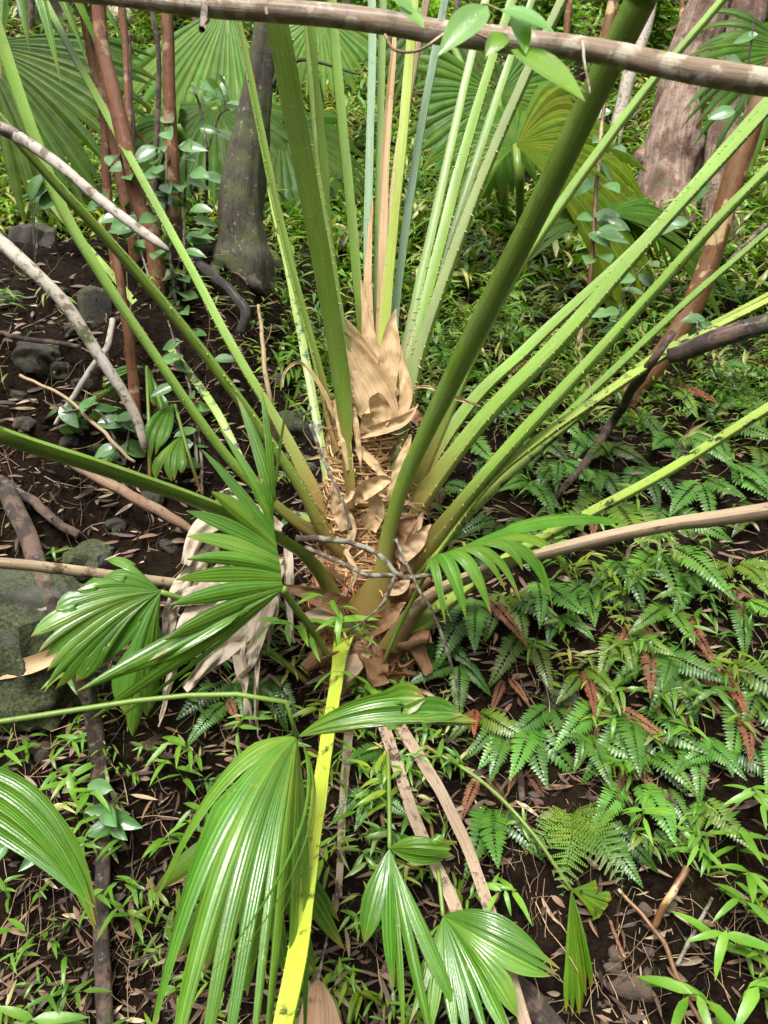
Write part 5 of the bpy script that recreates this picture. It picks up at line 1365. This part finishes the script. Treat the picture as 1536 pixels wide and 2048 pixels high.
for zn, lst in byz.items():
    lst.sort()
    for i, (px, py, nf, size) in enumerate(lst):
        tone = random.uniform(.8, 1.2); warm = random.choice([0, 0, 0, .15, .5]) if px > 900 else 0
        col = 'yellowish green' if warm > .3 else 'glossy green'
        lab = f'{col} fern {zn}, {ordn[i]} from the left' if len(lst) > 1 else f'{col} fern {zn}'
        fern(px, py, nf + random.choice([0, 0, 1]), size * random.uniform(.95, 1.2), lab, tone=tone, warm=warm)
fern(1135, 1625, 4, 175, 'pale lacy fern with finely cut fronds on the lower bank', bip_me, 1.25, warm=.35, spread=.9)
fern(700, 190, 3, 90, 'pale feathery fern high on the slope between the tall stalks', bip_me, 1.3, warm=.2)
D_ = [(1265, 1240), (1460, 1190), (1085, 745), (1195, 1020), (1010, 1350), (1040, 1540), (1210, 1370), (1320, 1330), (1400, 1390), (660, 690), (905, 600), (1145, 1400), (1250, 1500), (960, 1540)]
D_.sort()
for i, (px, py) in enumerate(D_):
    fern(px, py, 2, 110, f'shrivelled rusty brown dead fern frond, {ordn[i]} from the left', rust_me, 1.0, cat='dead fern', name='dead_fern', group='dead ferns', lift=-.3)

# ------------------------------------------------------------------ broad bladed grass
def grass_geo(seed, ln=.2, nl=7, lf=.085, lean=.8):
    rs = np.random.default_rng(seed)
    n = 10; t = np.linspace(0, 1, n)
    ang = math.pi / 2 - lean * t
    x = np.concatenate([[0], np.cumsum(np.cos((ang[1:] + ang[:-1]) / 2))]) / (n - 1) * ln
    z = np.concatenate([[0], np.cumsum(np.sin((ang[1:] + ang[:-1]) / 2))]) / (n - 1) * ln
    P = np.stack([x, .01 * np.sin(t * 3 + seed), z], -1)
    g_ = [tube(P, np.linspace(.0014, .0007, n), 3)]
    for k in range(nl):
        s = .25 + .75 * (k + 1) / nl
        i = min(n - 1, int(s * (n - 1)))
        az = (k % 2) * math.pi + rs.uniform(-.7, .7) + math.pi / 2
        if k == nl - 1: az = 0
        el = rs.uniform(-.2, .6)
        dr = np.array([math.cos(az) * math.cos(el), math.sin(az) * math.cos(el), math.sin(el)]) + np.array([.4, 0, 0])
        L_ = lf * rs.uniform(.75, 1.2)
        lt = leaf_tpl(L_, L_ * rs.uniform(.15, .21), 5, .25, rs.uniform(.3, 1.1), .75, .33, 3)
        g_.append(xf(lt, basis(dr, np.array([rs.uniform(-.3, .3), rs.uniform(-.3, .3), 1])), P[i]))
    return join(g_)
grass_t = [grass_geo(k, .13 + .03 * (k % 4), 5 + k % 4, .07 + .008 * (k % 3), .5 + .25 * (k % 4)) for k in range(9)]

def dens(px, py):
    """how thickly the low grass covers the ground at this place of the slope"""
    if py < 470: return 1.0
    if py < 800 and px > 560: return .6
    if px > 820 and py < 1540: return .30 if px < 1150 else .22
    if px > 820 and py < 1700: return .16
    if px > 1400: return .30
    if px > 820: return .03
    if py < 1000 and px < 450: return .05
    if py < 760: return .40
    if py < 1350: return .07
    return .13 if px < 480 else .10

def places(n, x0, x1, y0, y1, dmax):
    px = rng.uniform(x0, x1, n); py = rng.uniform(y0, y1, n)
    d = gdepths(px, py)
    k = d < dmax
    px, py, d = px[k], py[k], d[k]
    P = ats(px, py, d)
    N = slopes(P[:, 0], P[:, 1])
    P[:, 2] = gz(P[:, 0], P[:, 1])
    return px, py, d, P, N

def tuft_geo(seed):
    rs = np.random.default_rng(seed); g_ = []
    for k in range(7):
        a = rs.uniform(0, 6.28); el = rs.uniform(.1, 1.2)
        dr = np.array([math.cos(a) * math.cos(el), math.sin(a) * math.cos(el), math.sin(el)])
        L_ = rs.uniform(.07, .13)
        g_.append(xf(leaf_tpl(L_, L_ * rs.uniform(.12, .2), 3, .25, rs.uniform(.5, 1.4), .75, .33, 3), basis(dr, np.array([0, 0, 1.0]) + rs.normal(0, .3, 3)), np.array([rs.normal(0, .03), rs.normal(0, .03), rs.uniform(0, .1)])))
    return join(g_)
tuft_t = [tuft_geo(200 + k) for k in range(6)]
items, litter = [], []
pa = places(4600, -350, 1886, -160, 500, 15); pb = places(1800, 560, 1886, 440, 860, 15)
px_, py_, d_, P_, N_ = [np.concatenate([u, v]) for u, v in zip(pa, pb)]
for i in range(len(px_)):
    if py_[i] > 470 and random.random() > .35 + 1.0 * float(vnoise(P_[i, 0] * 3, P_[i, 1] * 3, 41)) + .3: continue
    z = nrm(N_[i] * .5 + np.array([0, 0, .7])); yaw = random.uniform(0, 6.28)
    x = np.array([math.cos(yaw), math.sin(yaw), 0]); x = nrm(x - (x @ z) * z)
    k = random.uniform(.35, 1.15); warm = random.choice([0, .1, .3, .6])
    tint = (3.4 * k, 1.6 * k, 4.5 * k) if random.random() < .34 else (k * (1 + warm), k * 1.2, k * (1 - .4 * warm))
    items.append((random.choice(tuft_t), np.stack([x, np.cross(z, x), z], 1) * random.uniform(.8, 1.4) * (.9 + .06 * d_[i] if d_[i] > 3.6 else .62), P_[i] - np.array([0, 0, .01]), tint))

dead_t = [leaf_tpl(1, .16, 5, .3, .5, .7, .4, 3), leaf_tpl(1, .12, 5, -.2, -.4, .7, .4, 3), leaf_tpl(1, .36, 5, .35, .6, .8, .45, 3), leaf_tpl(1, .28, 5, -.4, .9, .8, .5, 3)]
px_, py_, d_, P_, N_ = places(15000, -350, 1886, -160, 2250, 15)
cl_ = .55 + 1.5 * vnoise(P_[:, 0] * 3.2, P_[:, 1] * 3.2, 21)
for i in range(len(px_)):
    if random.random() > dens(px_[i], py_[i]) * cl_[i] * 1.4: continue
    d = d_[i]; sn = N_[i]
    p = P_[i] - np.array([0, 0, .004])
    yaw = random.gauss(-math.pi / 2, 1.3)
    z = nrm(sn * .5 + np.array([0, 0, .7]) + rng.normal(0, .18, 3))
    s = random.uniform(.55, 1.1) * (.75 if d < 3 else 1.15 + .14 * (d - 3))
    x = np.array([math.cos(yaw), math.sin(yaw), 0]); x = nrm(x - (x @ z) * z)
    Mx = np.stack([x, np.cross(z, x), z], 1)
    k = random.uniform(.65, 1.4)
    warm = random.choice([0, 0, .1, .25, .5]) + (.25 if d > 3.6 else 0)
    if random.random() < (.10 if d < 3.6 else .22): tint = (3.0 * k, 1.35 * k, 4.0 * k)
    else: tint = (k * (1 + warm), k * (1 if d < 3.6 else 1.25), k * (1 - .4 * warm))  # far grass tinted brighter, standing in for stronger light up the slope
    items.append((random.choice(grass_t), Mx * s, p, tint))
geo, cc = scatter(items)
gr = link('grass', mesh_from('grass', geo[0], geo[1], L=geo[2], C=cc, mats=(M['grass'],)))
tag(gr, 'low broad bladed bright green grass covering the bank and slope', 'grass', kind='stuff')

# single grass plants that stand clear
Gp = [(1470, 1640, 1.7), (1445, 1710, 1.8), (1500, 1780, 1.6), (1440, 1850, 1.9), (1470, 1960, 1.7), (1500, 1560, 1.5), (1385, 1640, 1.3), (1430, 2010, 1.8), (1280, 1600, 1.2),
      (680, 1262, 1.35), (700, 1250, 1.25), (640, 1275, 1.1), (725, 1280, 1.2), (810, 1300, 1.0), (740, 1395, 1.2), (95, 1990, 1.5), (60, 2030, 1.5), (150, 1890, 1.3), (300, 1720, 1.1), (270, 1790, 1.1),
      (165, 1540, 1.3), (190, 1580, 1.2), (400, 1480, 1.2), (370, 1530, 1.2), (30, 1430, 1.3), (20, 1520, 1.3), (20, 960, 1.2), (300, 1680, 1.0), (430, 1660, 1.0), (620, 2010, .9), (700, 1640, 1.0), (1040, 1790, .9)]
def gzone(px, py):
    if px > 1240: return 'at the right edge of the bare soil'
    if py < 1300 and px > 500: return 'at the foot of the palm trunk'
    if px > 500: return 'on the lower bank near the yellow stalk'
    if py < 1620: return 'on the bank near the mossy boulder'
    return 'at the lower left of the bank'
byz = {}
for g_ in Gp: byz.setdefault(gzone(g_[0], g_[1]), []).append(g_)
grass_me = [mesh_from('grass_plant', *g_[:2], L=g_[2], mats=(M['grass'],)) for g_ in grass_t]
for zn, lst in byz.items():
    lst.sort()
    for i, (px, py, s) in enumerate(lst):
        p = G(px, py + 40 * s)
        if zn.startswith('at the foot'): p = at(px, py + 30, 1.86)
        o = link('grass_plant', grass_me[(i * 2 + len(zn)) % 9])
        o.location = p
        o.rotation_euler = (random.uniform(.1, .5), random.uniform(-.3, .3), random.uniform(-2.4, -.7))
        o.rotation_euler = (random.uniform(-.25, .25), random.uniform(.0, .4), random.uniform(-2.6, -.5))
        s *= .72 if px > 1240 else .85
        o.scale = (s,) * 3
        k = random.uniform(1.0, 1.4); o.color = (k * 1.15, k * 1.1, k, 1)
        tag(o, f'pale grass plant {zn}, {ordn[i]} from the left', 'grass plant', 'single grass plants')

# ------------------------------------------------------------------ dead leaves, straw
px_, py_, d_, P_, N_ = places(9500, -300, 1836, -100, 2200, 13)
for i in range(len(px_)):
    d = d_[i]; sn = N_[i]
    yaw = random.uniform(0, 2 * math.pi)
    dr = np.array([math.cos(yaw), math.sin(yaw), random.uniform(-.3, .3)])
    slim = random.random() < .78
    tpl = random.choice(dead_t[:2] if slim else dead_t[2:])
    ln = (random.uniform(.03, .085) if slim else random.uniform(.02, .05)) * (1 if d < 4 else 1.4)
    z = nrm(sn + rng.normal(0, .5, 3))
    tone = random.random()
    bare = px_[i] > 1000 and py_[i] > 1650
    if bare and random.random() < .62: continue
    if py_[i] > 1350: tone = .2 + .8 * tone
    base = np.array([.50, .37, .23]) if tone < .30 else np.array([.26, .15, .085]) if tone < .62 else np.array([.095, .055, .035])
    if not slim and tone < .3: base = base * .6
    litter.append((tpl, basis(dr, z) * ln, P_[i] + sn * random.uniform(.001, .018), base * random.uniform(.6, 1.3)))
geo, cc = scatter(litter)
li = link('leaf_litter', mesh_from('leaf_litter', geo[0], geo[1], L=geo[2], C=cc, mats=(M['litter'],)))
tag(li, 'scattered dead brown and tan leaves lying on the wet soil', 'leaf litter', kind='stuff')

geos, cols = [], []
px_, py_, d_, P_, N_ = places(3000, -300, 1836, 250, 2200, 7)
for i in range(len(px_)):
    sn = N_[i]
    yaw = random.uniform(0, 2 * math.pi); v = np.array([math.cos(yaw), math.sin(yaw), 0]); v[2] = -(sn[0] * v[0] + sn[1] * v[1]) / sn[2]
    if random.random() < .25: v = v + np.array([0, 0, random.uniform(-.8, .8)])
    ln = random.uniform(.04, .22); P = []
    q = P_[i] + sn * .006
    for k in range(6):
        P.append(q); v = nrm(v + rng.normal(0, .25, 3)); q = q + v * ln / 5
    P = np.array(P); P[:, 2] = np.maximum(P[:, 2], hz(P[:, 0], P[:, 1]) - .01)
    r_ = random.uniform(.0005, .0016)
    geos.append(tube(P, np.linspace(r_, r_ * .5, 6), 3))
    k = random.choice([.15, .3, .6, 1.0, 1.4]); cols.append(np.tile([k, k * .95, k * .9], (18, 1)))
gj = join(geos)
st = link('straw', mesh_from('straw', gj[0], gj[1], L=gj[2], C=np.vstack(cols), mats=(M['rootm'],)))
tag(st, 'fine tan straw, rootlets and thin twigs strewn over the soil', 'straw', kind='stuff')

crumb = [blob((0, 0, 0), 1.0, 90 + k, 1, rough=.7, squash=(1.2, .9, .8)) for k in range(4)]
cr_items = []
px_, py_, d_, P_, N_ = places(6500, -200, 1736, 480, 2200, 5)
for i in range(len(px_)):
    r_ = .002 + .009 * random.random() ** 3
    k = random.uniform(.5, 1.5)
    cr_items.append((random.choice(crumb), rot((0, 0, 1), random.uniform(0, 6)) * r_ * (1 if px_[i] > 1000 and py_[i] > 1700 else .8), P_[i], (k, k, k)))
geo, cc = scatter(cr_items)
cb = link('soil_crumbs', mesh_from('soil_crumbs', geo[0], geo[1], L=geo[2], C=cc, mats=(M['soil'],), smooth=False))
tag(cb, 'crumbs and small clods of dark wet soil', 'soil', kind='stuff')

# ------------------------------------------------------------------ understory bushes on the slope
bush_t = [leaf_tpl(.075, .034, 4, .2, .4, .8, .42, 3), leaf_tpl(.06, .030, 4, .3, .6, .8, .45, 3)]
def bush(px, py, wpx, hpx, label, n, tone=1.0, scale=1.0, group='bushes on the slope'):
    p = G(px, py); d = gdepth(px, py)
    r = root('bush', label, 'bush', p, group)
    w_ = wpx * d / FPX / 2; h_ = hpx * d / FPX
    its = []; gs = []
    for k in range(7):
        a = random.uniform(0, 6.28); e = np.array([math.cos(a) * w_ * random.uniform(.3, .9), math.sin(a) * w_ * .6, h_ * random.uniform(.6, 1)])
        P = cr(np.array([p, p + e * np.array([.3, .3, .55]), p + e]), 12)
        gs.append(tube(P, np.linspace(.006, .0015, 12) * (1 + d * .1), 5))
        for q in range(n // 7):
            s = random.uniform(.25, 1); b = P[int(s * 11)] + rng.normal(0, .13, 3) * w_ * 1.6
            a2 = random.uniform(0, 6.28)
            dr = np.array([math.cos(a2), math.sin(a2), random.uniform(-.5, .2)])
            kk = tone * random.uniform(.6, 1.45)
            its.append((random.choice(bush_t), basis(dr, np.array([random.uniform(-.4, .4), random.uniform(-.7, .2), 1])) * scale * random.uniform(.7, 1.3), b, (kk, kk, kk)))
    part('stems', r, join(gs), M['twig'], True)
    geo, cc = scatter(its)
    part('foliage', r, geo, M['shrubleaf'], True, cc)
BU = [(300, 60, 200, 190, 'leafy green bush at the top behind the red stems', 420, 1), (130, 30, 200, 160, 'bush beside the upper left rock', 400, .9), (720, 100, 180, 170, 'bright bush at the top behind the central spear', 420, 1.35),
      (840, 110, 170, 150, 'yellow green bush at the top right of the central spear', 420, 1.4), (1120, 120, 180, 190, 'small leaved bush at the top above the round dark fan', 480, 1.1), (1290, 130, 190, 200, 'small leaved bush left of the thick flaky trunk', 480, 1.0),
      (1500, 140, 180, 220, 'dense bush at the upper right corner', 480, 1.0), (590, 80, 150, 140, 'bush at the top between the mossy trunk and the tall stalks', 380, 1.3), (1010, 60, 200, 160, 'far bush above the right stalks', 420, 1.2),
      (420, 30, 200, 150, 'far bush behind the pale fan leaf', 400, 1.1), (1400, 40, 220, 160, 'far bush behind the flaky trunks', 420, 1.2), (1220, 30, 180, 140, 'far bush behind the tan stem', 420, 1.2),
      (1295, 345, 90, 70, 'small seedling clump at the foot of the flaky trunk', 200, 1.3), (1480, 420, 130, 90, 'low green clump right of the second flaky trunk', 260, 1.2)]
for px, py, w_, h_, lab, n, tn in BU:
    bush(px, py, w_, h_, lab, int(n * 1.6), tn * 1.2, 1.5 if py < 200 else .7)
